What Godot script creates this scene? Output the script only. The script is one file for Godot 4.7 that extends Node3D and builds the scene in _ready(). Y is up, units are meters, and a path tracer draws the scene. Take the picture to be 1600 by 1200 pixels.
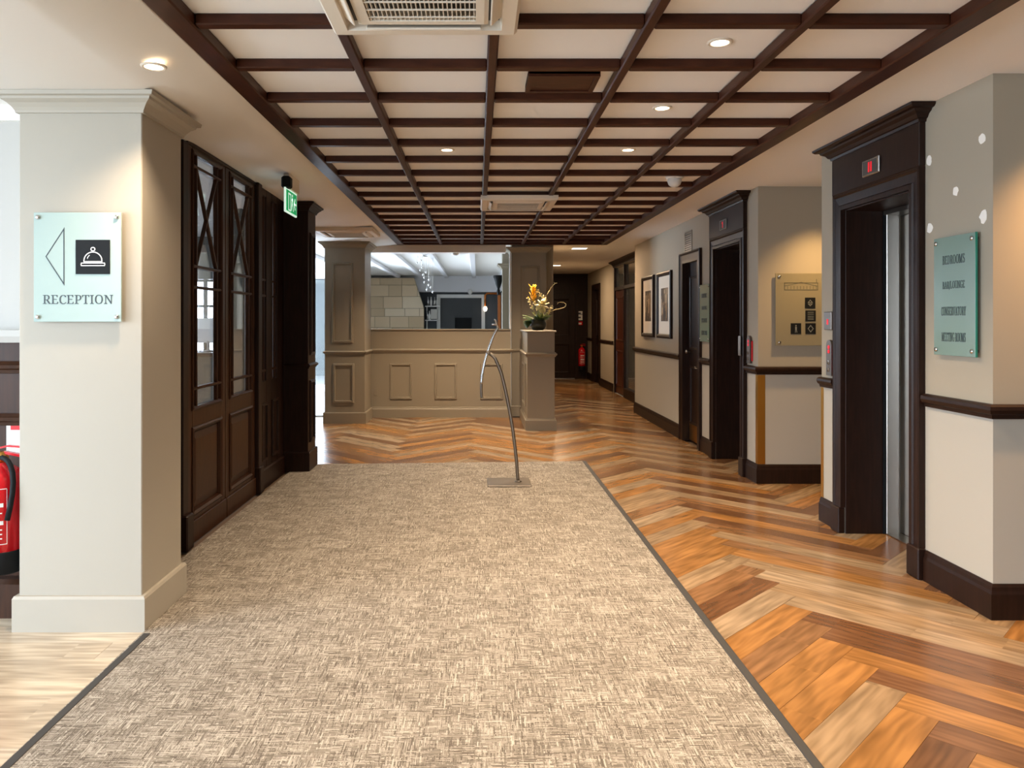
extends Node3D
# Hotel lobby. World: camera at (0, 1.4, 0) looking along -Z; a point is P(x, y, depth). y up, metres.

const EYE := 1.4
const FOCAL := 1200.0          # pixels of the 1600x1200 frame
const VX := 746.0              # vanishing point of the hall in that frame
const VY := 502.5
const CEIL := 2.57
const BR := Basis(Vector3(0, 0, 1), Vector3(0, 1, 0), Vector3(-1, 0, 0))   # items on the right wall, facing -X
const BL := Basis(Vector3(0, 0, -1), Vector3(0, 1, 0), Vector3(1, 0, 0))   # items on the left, facing +X
const BF := Basis(Vector3(1, 0, 0), Vector3(0, 1, 0), Vector3(0, 0, 1))    # items facing the camera
var M := {}
var rng := RandomNumberGenerator.new()
var used := {}

func P(x: float, y: float, d: float) -> Vector3:
	return Vector3(x, y, -d)

# ---------------------------------------------------------------- mesh helpers
func mb(smooth := false) -> SurfaceTool:
	var st := SurfaceTool.new()
	st.begin(Mesh.PRIMITIVE_TRIANGLES)
	st.set_smooth_group(0 if smooth else -1)
	return st

func emit(st: SurfaceTool, t: PackedVector3Array, smooth := false) -> void:
	var v := 0.0
	var o := t[0]
	for i in range(0, t.size(), 3):
		v += (t[i] - o).dot((t[i + 1] - o).cross(t[i + 2] - o))
	st.set_smooth_group(0 if smooth else -1)
	for i in range(0, t.size(), 3):
		st.add_vertex(t[i])
		if v > 0.0:
			st.add_vertex(t[i + 2]); st.add_vertex(t[i + 1])
		else:
			st.add_vertex(t[i + 1]); st.add_vertex(t[i + 2])

func cap_tris(r: PackedVector3Array) -> PackedVector3Array:
	var n := Vector3.ZERO
	for i in r.size():
		var a := r[i]; var b := r[(i + 1) % r.size()]
		n += Vector3((a.y - b.y) * (a.z + b.z), (a.z - b.z) * (a.x + b.x), (a.x - b.x) * (a.y + b.y))
	n = n.normalized()
	var u := n.cross(Vector3(0.13, 0.9, 0.41)).normalized()
	var w := n.cross(u)
	var p2 := PackedVector2Array()
	for p in r: p2.append(Vector2((p - r[0]).dot(u), (p - r[0]).dot(w)))
	var out := PackedVector3Array()
	var ix := Geometry2D.triangulate_polygon(p2)
	for i in range(0, ix.size(), 3):
		var a := r[ix[i]]; var b := r[ix[i + 1]]; var c := r[ix[i + 2]]
		if (b - a).cross(c - a).dot(n) < 0.0:
			out.append_array([a, c, b])
		else:
			out.append_array([a, b, c])
	return out

func loft(st: SurfaceTool, rings: Array, closed := false, smooth := false) -> void:
	var t := PackedVector3Array()
	var m := rings.size()
	var n: int = rings[0].size()
	for i in (m if closed else m - 1):
		var a: PackedVector3Array = rings[i]
		var b: PackedVector3Array = rings[(i + 1) % m]
		for j in n:
			var k := (j + 1) % n
			t.append_array([a[j], a[k], b[j], a[k], b[k], b[j]])
	if not closed:
		var c0 := cap_tris(rings[0])
		for i in range(0, c0.size(), 3):
			t.append_array([c0[i], c0[i + 2], c0[i + 1]])
		t.append_array(cap_tris(rings[m - 1]))
	emit(st, t, smooth)

func box(st: SurfaceTool, a: Vector3, b: Vector3, bev := 0.0) -> void:
	var lo := Vector3(minf(a.x, b.x), minf(a.y, b.y), minf(a.z, b.z))
	var hi := Vector3(maxf(a.x, b.x), maxf(a.y, b.y), maxf(a.z, b.z))
	var s := hi - lo
	bev = minf(bev, minf(s.x, minf(s.y, s.z)) * 0.45)
	if bev <= 0.0:
		loft(st, [oct(lo, hi, lo.y, 0.0, 0.0), oct(lo, hi, hi.y, 0.0, 0.0)])
		return
	loft(st, [oct(lo, hi, lo.y, bev, bev), oct(lo, hi, lo.y + bev, 0.0, bev), oct(lo, hi, hi.y - bev, 0.0, bev), oct(lo, hi, hi.y, bev, bev)])

func oct(lo: Vector3, hi: Vector3, y: float, ins: float, b: float) -> PackedVector3Array:
	var x0 := lo.x + ins; var x1 := hi.x - ins; var z0 := lo.z + ins; var z1 := hi.z - ins
	if b == 0.0:
		return PackedVector3Array([Vector3(x0, y, z0), Vector3(x1, y, z0), Vector3(x1, y, z1), Vector3(x0, y, z1)])
	if ins > 0.0: b = b * 0.4
	return PackedVector3Array([Vector3(x0 + b, y, z0), Vector3(x1 - b, y, z0), Vector3(x1, y, z0 + b), Vector3(x1, y, z1 - b), Vector3(x1 - b, y, z1), Vector3(x0 + b, y, z1), Vector3(x0, y, z1 - b), Vector3(x0, y, z0 + b)])

# moulding: profile (o, h) swept along a planar path with plane normal n; o goes to the right of the path, h along n
func sweep(st: SurfaceTool, pts: Array, n: Vector3, prof: Array, closed := false) -> void:
	var rings := []
	var m := pts.size()
	for i in m:
		var s0 := Vector3.ZERO; var s1 := Vector3.ZERO
		if closed or i > 0: s0 = (pts[i] - pts[(i - 1 + m) % m]).normalized().cross(n)
		if closed or i < m - 1: s1 = (pts[(i + 1) % m] - pts[i]).normalized().cross(n)
		if s0 == Vector3.ZERO: s0 = s1
		if s1 == Vector3.ZERO: s1 = s0
		var mit := (s0 + s1) / (1.0 + s0.dot(s1))
		var r := PackedVector3Array()
		for q in prof: r.append(pts[i] + mit * q.x + n * q.y)
		rings.append(r)
	loft(st, rings, closed)

func prism(st: SurfaceTool, poly: PackedVector2Array, z0: float, z1: float, bev := 0.0) -> void:
	var a := PackedVector3Array(); var b := PackedVector3Array()
	for p in poly:
		a.append(Vector3(p.x, p.y, z0)); b.append(Vector3(p.x, p.y, z1))
	loft(st, [a, b])

func tube(st: SurfaceTool, pts: Array, radii, sides := 10, flat := 1.0) -> void:
	var rings := []
	var up := Vector3(0.03, 0.05, 1.0).normalized()
	for i in pts.size():
		var d: Vector3 = (pts[mini(i + 1, pts.size() - 1)] - pts[maxi(i - 1, 0)]).normalized()
		var u := d.cross(up).normalized()
		var w := u.cross(d).normalized()
		var rad: float = radii[i] if radii is Array else radii
		var r := PackedVector3Array()
		for k in sides:
			var a := TAU * k / sides
			r.append(pts[i] + u * cos(a) * rad * flat + w * sin(a) * rad)
		rings.append(r)
	loft(st, rings, false, true)

# lathe around local y; prof = (radius, y), open shapes are closed by caps
func lathe(st: SurfaceTool, prof: Array, c := Vector3.ZERO, sides := 24, smooth := true, axis := Vector3.UP) -> void:
	var b := Basis(Quaternion(Vector3.UP, axis)) if axis != Vector3.DOWN else Basis(Vector3.RIGHT, PI)
	var rings := []
	for q in prof:
		var r := PackedVector3Array()
		for k in sides:
			var a := TAU * k / sides
			r.append(c + b * Vector3(cos(a) * maxf(q.x, 0.0004), q.y, sin(a) * maxf(q.x, 0.0004)))
		rings.append(r)
	loft(st, rings, false, smooth)

# closed ring profile turned round y
func ring(st: SurfaceTool, prof: Array, c := Vector3.ZERO, sides := 28) -> void:
	var rings := []
	for q in prof:
		var r := PackedVector3Array()
		for k in sides:
			var a := TAU * k / sides
			r.append(c + Vector3(cos(a) * q.x, q.y, sin(a) * q.x))
		rings.append(r)
	loft(st, rings, true)

func blob(st: SurfaceTool, c: Vector3, s: Vector3, b := Basis(), sides := 10, rows := 6) -> void:
	var rings := []
	for i in rows + 1:
		var t := lerpf(0.06, PI - 0.06, float(i) / rows)
		var r := PackedVector3Array()
		for k in sides:
			var a := TAU * k / sides
			r.append(c + b * (Vector3(cos(a) * sin(t), cos(t), sin(a) * sin(t)) * s))
		rings.append(r)
	loft(st, rings, false, true)

# ---------------------------------------------------------------- node helpers
func done(st: SurfaceTool) -> ArrayMesh:
	st.generate_normals()
	return st.commit()

func numbered(called: String) -> String:
	if not used.has(called):
		used[called] = 0
		return called
	used[called] += 1
	return "%s_%03d" % [called, used[called]]

func part(called: String, st: SurfaceTool, m: Material, parent: Node3D) -> MeshInstance3D:
	return inst(called, done(st), m, parent)

func inst(called: String, mesh: Mesh, m: Material, parent: Node3D) -> MeshInstance3D:
	var o := MeshInstance3D.new()
	o.mesh = mesh
	o.material_override = m
	var n := 0
	var nm := called
	while parent.has_node(NodePath(nm)):
		n += 1
		nm = "%s_%03d" % [called, n]
	o.name = nm
	parent.add_child(o, true)
	return o

func thing(called: String, label: String, category: String, at := Vector3.ZERO, b := Basis(), group := "") -> Node3D:
	var o := Node3D.new()
	o.name = numbered(called)
	add_child(o, true)
	o.transform = Transform3D(b, at)
	tag(o, label, category, group)
	return o

func tag(o: Node3D, label: String, category: String, group := "") -> void:
	o.set_meta("label", label)
	o.set_meta("category", category)
	if group: o.set_meta("group", group)

func solo(called: String, st: SurfaceTool, m: Material, label: String, category: String, at := Vector3.ZERO, b := Basis(), group := "") -> MeshInstance3D:
	var o := inst(numbered(called), done(st), m, self)
	o.transform = Transform3D(b, at)
	tag(o, label, category, group)
	return o

func struct(called: String, st: SurfaceTool, m: Material, label: String, category: String) -> MeshInstance3D:
	var o := inst(called, done(st), m, self)
	tag(o, label, category)
	o.set_meta("kind", "structure")
	return o

func dup(o: Node3D, base: String, at: Vector3, label: String) -> Node3D:
	var c: Node3D = o.duplicate()
	c.name = numbered(base)
	add_child(c, true)
	c.position = at
	c.set_meta("label", label)
	return c

func letters(s: String, w: float, h: float, c: Vector3, m: Material, parent: Node3D, called := "lettering", font := "Droid Serif") -> void:
	var f := SystemFont.new()
	f.font_names = PackedStringArray([font])
	var t := TextMesh.new()
	t.text = s; t.font = f; t.font_size = 64; t.pixel_size = 0.001; t.depth = 0.002; t.curve_step = 2.0
	var bb := t.get_aabb()
	var o := inst(called, t, m, parent)
	var sx := w / bb.size.x; var sy := h / bb.size.y
	o.transform = Transform3D(Basis.from_scale(Vector3(sx, sy, 0.5)), c - Vector3((bb.position.x + bb.size.x / 2) * sx, (bb.position.y + bb.size.y / 2) * sy, 0))

func line2(st: SurfaceTool, pts: Array, wd: float, z0: float, z1: float, closed := false) -> void:
	var h := wd / 2
	var p3 := []
	for p in pts: p3.append(Vector3(p.x, p.y, z0))
	sweep(st, p3, Vector3(0, 0, 1), [Vector2(-h, 0), Vector2(h, 0), Vector2(h, z1 - z0), Vector2(-h, z1 - z0)], closed)

# ---------------------------------------------------------------- materials
func mat(called: String, c: Color, rough := 0.6, metal := 0.0) -> StandardMaterial3D:
	var m := StandardMaterial3D.new()
	m.resource_name = called
	m.albedo_color = c
	m.roughness = rough
	m.metallic = metal
	M[called] = m
	return m

func c8(r: int, g: int, b: int) -> Color:
	return Color(r / 255.0, g / 255.0, b / 255.0)

func noise_tex(seed_: int, freq: float, lo: Color, hi: Color, size := 512) -> NoiseTexture2D:
	var f := FastNoiseLite.new()
	f.seed = seed_; f.frequency = freq; f.fractal_octaves = 4
	var t := NoiseTexture2D.new()
	t.width = size; t.height = size; t.seamless = true; t.noise = f
	var g := Gradient.new()
	g.set_color(0, lo); g.set_color(1, hi)
	t.color_ramp = g
	return t

func tri(m: StandardMaterial3D, t: Texture2D, sc: Vector3) -> void:
	m.albedo_texture = t
	m.uv1_triplanar = true
	m.uv1_world_triplanar = true
	m.uv1_scale = sc

func glow(called: String, c: Color, e: float) -> StandardMaterial3D:
	var m := mat(called, c, 0.5)
	m.emission_enabled = true
	m.emission = c
	m.emission_energy_multiplier = e
	return m

func glass(called: String, c: Color, a: float) -> StandardMaterial3D:
	var m := mat(called, Color(c, a), 0.03)
	m.transparency = BaseMaterial3D.TRANSPARENCY_ALPHA
	return m

func grain_image() -> Image:
	var im := Image.create(512, 128, false, Image.FORMAT_RGB8)
	var a := FastNoiseLite.new(); a.seed = 5; a.frequency = 0.02; a.fractal_octaves = 3
	var b := FastNoiseLite.new(); b.seed = 9; b.frequency = 0.06; b.fractal_octaves = 2
	for y in 128:
		for x in 512:
			var w := a.get_noise_2d(x * 0.12, y * 0.5) * 5.0
			var v := 0.86 + 0.14 * a.get_noise_2d(x * 0.2 + 900, y * 1.2) + 0.15 * b.get_noise_2d(x * 0.12, (y + w) * 2.3)
			v = clampf(v, 0.45, 1.0)
			im.set_pixel(x, y, Color(v, v * (0.96 + 0.04 * v), v * (0.9 + 0.1 * v)))
	return im

func carpet_image(n: int) -> Image:
	var im := Image.create(n, n, false, Image.FORMAT_RGB8)
	im.fill(c8(130, 121, 109))
	var f := FastNoiseLite.new(); f.seed = 21; f.frequency = 0.01; f.fractal_octaves = 3
	var g := FastNoiseLite.new(); g.seed = 22; g.frequency = 0.03; g.fractal_octaves = 2
	var r := RandomNumberGenerator.new(); r.seed = 77
	for i in 120000:
		var x := r.randi_range(0, n - 1); var y := r.randi_range(0, n - 1)
		var patch := f.get_noise_2d(x * 0.5, y * 0.9)
		var along := r.randf() < 0.5 + g.get_noise_2d(x * 0.5 + 3000, y * 0.5) * 0.9
		var l := r.randi_range(10, 46); var w := r.randi_range(1, 3)
		var v := clampf(0.5 + patch * 0.26 + r.randfn(0.0, 0.36), 0.0, 1.0)
		var c := c8(88, 79, 68).lerp(c8(178, 170, 157), v)
		var s := Vector2i(l, w) if along else Vector2i(w, l)
		im.fill_rect(Rect2i(Vector2i(x, y), s), c)
		if x + s.x > n: im.fill_rect(Rect2i(Vector2i(x - n, y), s), c)
		if y + s.y > n: im.fill_rect(Rect2i(Vector2i(x, y - n), s), c)
	return im

func make_materials() -> void:
	var wood := noise_tex(3, 0.012, Color(0.72, 0.7, 0.68), Color(1, 1, 1))
	tri(mat("dark_wood", c8(42, 24, 16), 0.42), wood, Vector3(5, 0.5, 5))
	tri(mat("screen_wood", c8(64, 37, 20), 0.38), wood, Vector3(5, 0.5, 5))
	tri(mat("beam_wood", c8(72, 36, 20), 0.42), wood, Vector3(1.0, 4, 4))
	tri(mat("rail_wood", c8(72, 38, 24), 0.42), wood, Vector3(4, 4, 0.8))
	tri(mat("red_wood", c8(92, 44, 24), 0.3), wood, Vector3(5, 0.5, 5))
	for w in ["dark_wood", "screen_wood", "beam_wood", "rail_wood"]: M[w].metallic_specular = 0.34
	mat("paint_upper", c8(160, 151, 134), 0.7)
	mat("lower_wall_tone", c8(172, 167, 155), 0.65)  # paler tone for the wall below the dado rail
	mat("paint_left", c8(182, 180, 174), 0.7)
	mat("paint_pale", c8(212, 209, 204), 0.7)
	mat("column_paint", c8(170, 163, 149), 0.6)
	mat("taupe", c8(142, 132, 114), 0.5)
	mat("ceiling_white", c8(240, 238, 234), 0.8)
	mat("panel_white", c8(242, 239, 235), 0.75)
	mat("cool_white", c8(222, 222, 226), 0.7)
	mat("slate", c8(76, 82, 88), 0.6)
	mat("slate_dark", c8(50, 55, 60), 0.4)
	mat("stone_a", c8(224, 200, 166), 0.85)
	mat("stone_b", c8(210, 186, 152), 0.85)
	mat("stone_c", c8(232, 214, 186), 0.85)
	mat("mortar", c8(168, 150, 124), 0.9)
	mat("plastic", c8(226, 216, 200), 0.5)
	mat("plastic_dark", c8(70, 68, 64), 0.6)
	mat("black", c8(24, 26, 28), 0.55).metallic_specular = 0.25
	mat("rubber", c8(52, 51, 50), 0.6)
	mat("steel", c8(176, 172, 166), 0.32, 1.0)
	mat("pewter", c8(138, 130, 120), 0.42, 1.0)
	mat("gunmetal", c8(112, 104, 98), 0.4, 1.0)
	mat("chrome", c8(215, 215, 215), 0.15, 1.0)
	mat("brass", c8(196, 148, 72), 0.3, 1.0)
	mat("red", c8(200, 20, 30), 0.25)
	mat("white", c8(238, 238, 236), 0.6)
	mat("filler", c8(240, 236, 228), 0.8)
	mat("mint", c8(164, 183, 178), 0.2).metallic_specular = 0.35
	mat("mint_deep", c8(116, 138, 127), 0.18).metallic_specular = 0.35
	mat("glass_edge", c8(38, 128, 104), 0.15)
	mat("smoked", c8(132, 124, 100), 0.15).clearcoat_enabled = true
	mat("ink", c8(38, 52, 58), 0.5)
	mat("faint_ink", c8(84, 82, 66), 0.5)
	mat("icon_grey", c8(120, 122, 116), 0.5)
	mat("teal", c8(46, 58, 58), 0.5)
	mat("copper", c8(205, 120, 60), 0.25, 1.0)
	mat("painted_amber_glow", c8(196, 112, 48), 0.5)  # orange light on the bar post is put into this colour
	mat("pot", c8(44, 44, 34), 0.35)
	mat("leaf", c8(62, 84, 34), 0.5)
	mat("leaf_light", c8(140, 152, 70), 0.5)
	mat("petal_yellow", c8(246, 190, 30), 0.6)
	mat("petal_cream", c8(240, 222, 160), 0.6)
	mat("petal_gold", c8(226, 160, 40), 0.6)
	mat("twig", c8(186, 164, 112), 0.6)
	mat("artwork", c8(92, 70, 52), 0.5)
	mat("mount", c8(226, 216, 200), 0.8)
	mat("subfloor", c8(96, 74, 52), 0.8)
	tri(mat("outdoor_floor", c8(206, 204, 202), 0.35), noise_tex(8, 0.02, Color(0.85, 0.85, 0.85), Color(1, 1, 1)), Vector3(1, 1, 1))
	glow("lamp_glow", Color(1.0, 0.9, 0.76), 9.0)
	glow("panel_glow", Color(1.0, 0.9, 0.78), 5.0)
	glow("red_led", Color(0.85, 0.05, 0.12), 0.7)
	glow("exit_green", c8(14, 168, 100), 0.6)
	glow("exit_white", c8(226, 255, 240), 0.7)
	glass("pane", c8(225, 235, 235), 0.06)
	var ci := carpet_image(1536)
	var ct := ImageTexture.create_from_image(ci)
	var cm := mat("carpet", Color(1.0, 1.0, 1.0), 0.95)
	tri(cm, ct, Vector3(0.44, 0.44, 0.44))
	cm.heightmap_enabled = true
	cm.heightmap_texture = ct
	cm.heightmap_scale = 0.12
	var gt := ImageTexture.create_from_image(grain_image())
	for q in [["plank_pale", c8(168, 141, 109)], ["plank_orange", c8(170, 122, 70)], ["plank_brown", c8(122, 86, 58)], ["plank_tan", c8(150, 111, 75)], ["plank_blond", c8(172, 149, 121)], ["plank_oak", c8(222, 206, 182)], ["plank_oak_deep", c8(212, 194, 168)]]:
		var m := mat(q[0], q[1], 0.24)
		m.albedo_texture = gt
		m.metallic_specular = 0.5

# ---------------------------------------------------------------- setting up
func spot(parent: Node3D, at: Vector3, energy: float, angle := 58.0, size := 0.04, c := Color(1.0, 0.89, 0.76)) -> void:
	var l := SpotLight3D.new()
	l.name = "lamp_light"
	l.light_color = c
	l.light_energy = energy
	l.spot_angle = angle
	l.spot_angle_attenuation = 0.9
	l.spot_range = 30.0
	l.spot_attenuation = 2.0
	l.light_size = size
	l.shadow_enabled = true
	parent.add_child(l, true)
	l.global_transform = Transform3D(Basis(Vector3.RIGHT, -PI / 2), at)

func area(called: String, at: Vector3, towards: Vector3, size: Vector2, energy: float, c: Color) -> void:
	var l := AreaLight3D.new()
	l.name = called
	l.area_size = size
	l.light_energy = energy
	l.light_color = c
	l.shadow_enabled = true
	l.area_range = 40.0
	add_child(l, true)
	l.look_at_from_position(at, at + towards, Vector3.UP if absf(towards.y) < 0.9 else Vector3.FORWARD)

func _ready() -> void:
	rng.seed = 4242
	# camera: level, shifted lens, one vanishing point
	var cam := Camera3D.new()
	cam.name = "camera"
	cam.projection = Camera3D.PROJECTION_FRUSTUM
	cam.near = 0.1
	cam.far = 200.0
	cam.size = 1200.0 / FOCAL * cam.near
	cam.frustum_offset = Vector2((800.0 - VX) / FOCAL, (VY - 600.0) / FOCAL) * cam.near
	cam.position = Vector3(0, EYE, 0)
	add_child(cam)
	cam.current = true
	# sky, exposure
	var sky := ProceduralSkyMaterial.new()
	sky.sky_top_color = c8(205, 218, 240)
	sky.sky_horizon_color = c8(235, 240, 250)
	sky.ground_horizon_color = c8(200, 200, 200)
	sky.ground_bottom_color = c8(150, 150, 148)
	sky.sky_energy_multiplier = 2.2
	sky.ground_energy_multiplier = 1.4
	var env := Environment.new()
	env.background_mode = Environment.BG_SKY
	env.sky = Sky.new()
	env.sky.sky_material = sky
	env.tonemap_mode = Environment.TONE_MAPPER_LINEAR
	env.tonemap_exposure = 1.0
	env.sdfgi_enabled = true
	env.ssao_enabled = true
	env.ssil_enabled = true
	var we := WorldEnvironment.new()
	we.name = "environment"
	we.environment = env
	add_child(we)
	# daylight: unseen entrance and left openings for hall, bar and reception; garden window is seen
	var day := Color(0.86, 0.93, 1.0)
	area("unseen_entrance_daylight", P(-4.1, 1.25, -4.4), Vector3(0.1, 0.16, -1), Vector2(3.2, 2.2), 17.0, day)  # out of view behind the camera, placed to light the near left column
	area("unseen_left_daylight", P(-5.9, 1.4, 0.6), Vector3(1, 0.02, -0.1), Vector2(3.4, 1.9), 34.0, day)  # out of view on the left, placed to light carpet and right wall
	area("unseen_bar_daylight", P(-5.9, 1.4, 13.9), Vector3(1, 0.1, -0.6), Vector2(3.4, 1.9), 75.0, day)  # unseen source, placed to brighten the stone wall and bar ceiling
	area("garden_daylight", P(-4.0, 1.3, 15.85), Vector3(0.1, -0.1, 1), Vector2(2.4, 2.0), 9.0, day)
	area("unseen_reception_daylight", P(-5.85, 1.4, 7.0), Vector3(1, 0.0, 0.0), Vector2(3.6, 1.9), 7.0, day)  # unseen source, placed to light the room behind the glazed doors

	make_materials()
	build_shell()
	build_floor()
	build_ceiling()
	build_left()
	build_partition()
	build_bar()
	build_right()
	build_corridor()
	build_fittings()
	build_small()

# ---------------------------------------------------------------- shell
func build_shell() -> void:
	var st := mb()
	box(st, P(-6.0, -0.2, -4.6), P(4.4, -0.012, 20.2))
	struct("floor", st, M.subfloor, "hall floor laid with mixed-tone timber herringbone planks", "floor")
	st = mb()
	box(st, P(-6.0, CEIL, -4.6), P(4.4, CEIL + 0.15, 20.2))
	struct("ceiling", st, M.ceiling_white, "plain white ceiling around the timber grid", "ceiling")
	st = mb()
	var pr := []
	for q in [[-6.0, 0.0], [-2.6, 0.0], [-1.48, 0.0], [-1.172, 1.0]]:
		var x: float = q[0]
		var ys := [2.43, 2.43, 2.53, 2.535, 2.495, 2.495]
		if q[1] > 0.5: ys = [2.517, 2.517, 2.532, 2.535, 2.517, 2.517]
		pr.append(PackedVector3Array([P(x, CEIL + 0.02, -4.6), P(x, ys[0], -4.6), P(x, ys[1], 3.5), P(x, ys[2], 4.9), P(x, ys[3], 6.0), P(x, ys[4], 8.0), P(x, ys[5], 11.22), P(x, CEIL + 0.02, 11.22)]))
	loft(st, pr, false, true)
	struct("ceiling_left", st, M.ceiling_white, "plain white lower ceiling left of the timber grid", "ceiling")
	# unseen back wall, its opening placed to let daylight onto the near left
	st = mb()
	box(st, P(-6.0, 0, -4.75), P(-5.7, CEIL, -4.6)); box(st, P(-2.5, 0, -4.75), P(4.4, CEIL, -4.6)); box(st, P(-5.7, 2.4, -4.75), P(-2.5, CEIL, -4.6))
	struct("wall_back", st, M.paint_pale, "unseen pale wall behind the viewer, its opening placed to let daylight in", "wall")
	st = mb()
	# outer left wall, unseen openings placed to let daylight in
	box(st, P(-6.15, 0, -4.6), P(-6.0, 0.4, 20.2)); box(st, P(-6.15, 2.4, -4.6), P(-6.0, CEIL, 20.2))
	for s in [[-4.6, -1.2], [2.4, 5.0], [9.0, 12.0], [15.8, 20.2]]:
		box(st, P(-6.15, 0.4, s[0]), P(-6.0, 2.4, s[1]))
	struct("wall_left", st, M.paint_pale, "pale outer wall at the far left, unseen openings placed to let daylight in", "wall")
	# walls beside the near column and round the reception room
	st = mb()
	box(st, P(-6.0, 1.36, 3.72), P(-2.09, 2.37, 3.86))
	struct("wall_left_side", st, M.paint_left, "pale wall left of the near column above dark panelling", "wall")
	st = mb()
	box(st, P(-6.0, 2.37, 3.70), P(-2.09, CEIL, 3.86))
	struct("trim_1", st, M.ceiling_white, "white frieze above the pale wall at the left edge", "trim")
	st = mb()
	box(st, P(-6.0, 0, 9.9), P(-3.75, CEIL, 10.02)); box(st, P(-3.1, 0, 9.9), P(-2.3, CEIL, 10.02))
	box(st, P(-3.75, 0, 9.9), P(-3.1, 0.9, 10.02)); box(st, P(-3.75, 1.95, 9.9), P(-3.1, CEIL, 10.02))
	struct("wall_reception", st, M.teal, "dark teal rear wall of the room behind the glazed screen", "wall")
	var w2 := thing("window_2", "small paned window glimpsed through the nearer glazed door", "window", P(-3.425, 0.9, 9.96))
	w2.set_meta("kind", "structure")
	for x in [-0.3, -0.1, 0.1, 0.3]:
		st = mb(); box(st, Vector3(x - 0.02, 0, -0.03), Vector3(x + 0.02, 1.05, 0.03), 0.005); part("mullion", st, M.teal, w2)
	for y in [0.02, 0.36, 0.7, 1.03]:
		st = mb(); box(st, Vector3(-0.32, y - 0.015, -0.02), Vector3(0.32, y + 0.015, 0.02), 0.004); part("glazing_bar", st, M.teal, w2)
	st = mb()
	box(st, P(-2.42, 0, 7.5), P(-2.30, CEIL, 9.9))
	struct("wall_reception_side", st, M.teal, "dark side wall behind the dark timber column", "wall")
	# garden window wall seen through the gap
	st = mb()
	box(st, P(-6.0, 0, 16.0), P(-5.4, CEIL, 16.12)); box(st, P(-2.75, 0, 16.0), P(-2.6, CEIL, 16.12))
	box(st, P(-5.4, 2.3, 16.0), P(-2.75, CEIL, 16.12)); box(st, P(-5.4, 0, 16.0), P(-2.75, 0.08, 16.12))
	struct("wall_garden", st, M.cool_white, "white wall around the bright garden window beyond the gap", "wall")
	var wn := thing("window_1", "tall bright garden window seen through the narrow gap beside the far column", "window", P(-4.07, 0.08, 16.06))
	wn.set_meta("kind", "structure")
	for k in 4:
		st = mb(); box(st, Vector3(-1.32 + k * 0.86, 0, -0.03), Vector3(-1.26 + k * 0.86, 2.22, 0.03), 0.006); part("mullion", st, M.white, wn)
	for k in 3:
		st = mb(); box(st, Vector3(-1.26 + k * 0.86, 0.02, -0.004), Vector3(-1.32 + (k + 1) * 0.86, 2.2, 0.004)); part("pane", st, M.pane, wn)
	# bar room shell
	st = mb()
	box(st, P(-6.0, 0, 20.0), P(4.4, CEIL, 20.2))
	struct("wall_far", st, M.slate, "dark grey far wall of the bar beyond the half wall", "wall")
	st = mb()
	box(st, P(1.04, 0, 11.75), P(1.16, CEIL, 20.0))
	struct("wall_bar_side", st, M.taupe, "taupe wall between the bar and the far corridor", "wall")
	# right outer walls
	st = mb()
	box(st, P(4.4, 0, -4.6), P(4.55, CEIL, 20.2))
	struct("wall_right_outer", st, M.paint_upper, "outer wall closing the right side", "wall")
	st = mb()
	box(st, P(-1.62, 2.41, 11.22), P(0.415, CEIL, 11.45), 0.004)
	struct("trim_2", st, M.ceiling_white, "white header beam over the opening above the half wall", "header")

func plank_piece(st: SurfaceTool, poly: PackedVector2Array, ax: Vector2, top: float, off: Vector2) -> void:
	# poly in (x, d); explicit uv along the plank
	var ac := Vector2(-ax.y, ax.x)
	var ix := Geometry2D.triangulate_polygon(poly)
	st.set_smooth_group(-1)
	for i in range(0, ix.size(), 3):
		var q := [poly[ix[i]], poly[ix[i + 1]], poly[ix[i + 2]]]
		var a: Vector2 = q[0]; var b: Vector2 = q[1]; var c: Vector2 = q[2]
		# seen from above (y up, z = -d): clockwise from above is front
		if (b - a).cross(c - a) > 0.0: q = [a, c, b]
		for p in q:
			st.set_uv(Vector2(p.dot(ax) / 1.3, p.dot(ac) / 0.6) + off)
			st.add_vertex(P(p.x, top, p.y))
	for i in poly.size():
		var a := poly[i]; var b := poly[(i + 1) % poly.size()]
		var mid := (a + b) * 0.5
		var nn := Vector2((b - a).y, -(b - a).x)
		if Geometry2D.is_point_in_polygon(mid + nn.normalized() * 0.001, poly): nn = -nn
		var v := [P(a.x, top, a.y), P(b.x, top, b.y), P(b.x, -0.012, b.y), P(a.x, -0.012, a.y)]
		var n3 := Vector3(nn.x, 0, -nn.y)
		var order := [0, 1, 2, 0, 2, 3]
		if (v[1] - v[0]).cross(v[2] - v[0]).dot(n3) > 0.0: order = [0, 2, 1, 0, 3, 2]
		for k in order:
			st.set_uv(Vector2(a.dot(ax) / 1.3, 0.3) + off)
			st.add_vertex(v[k])

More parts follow.
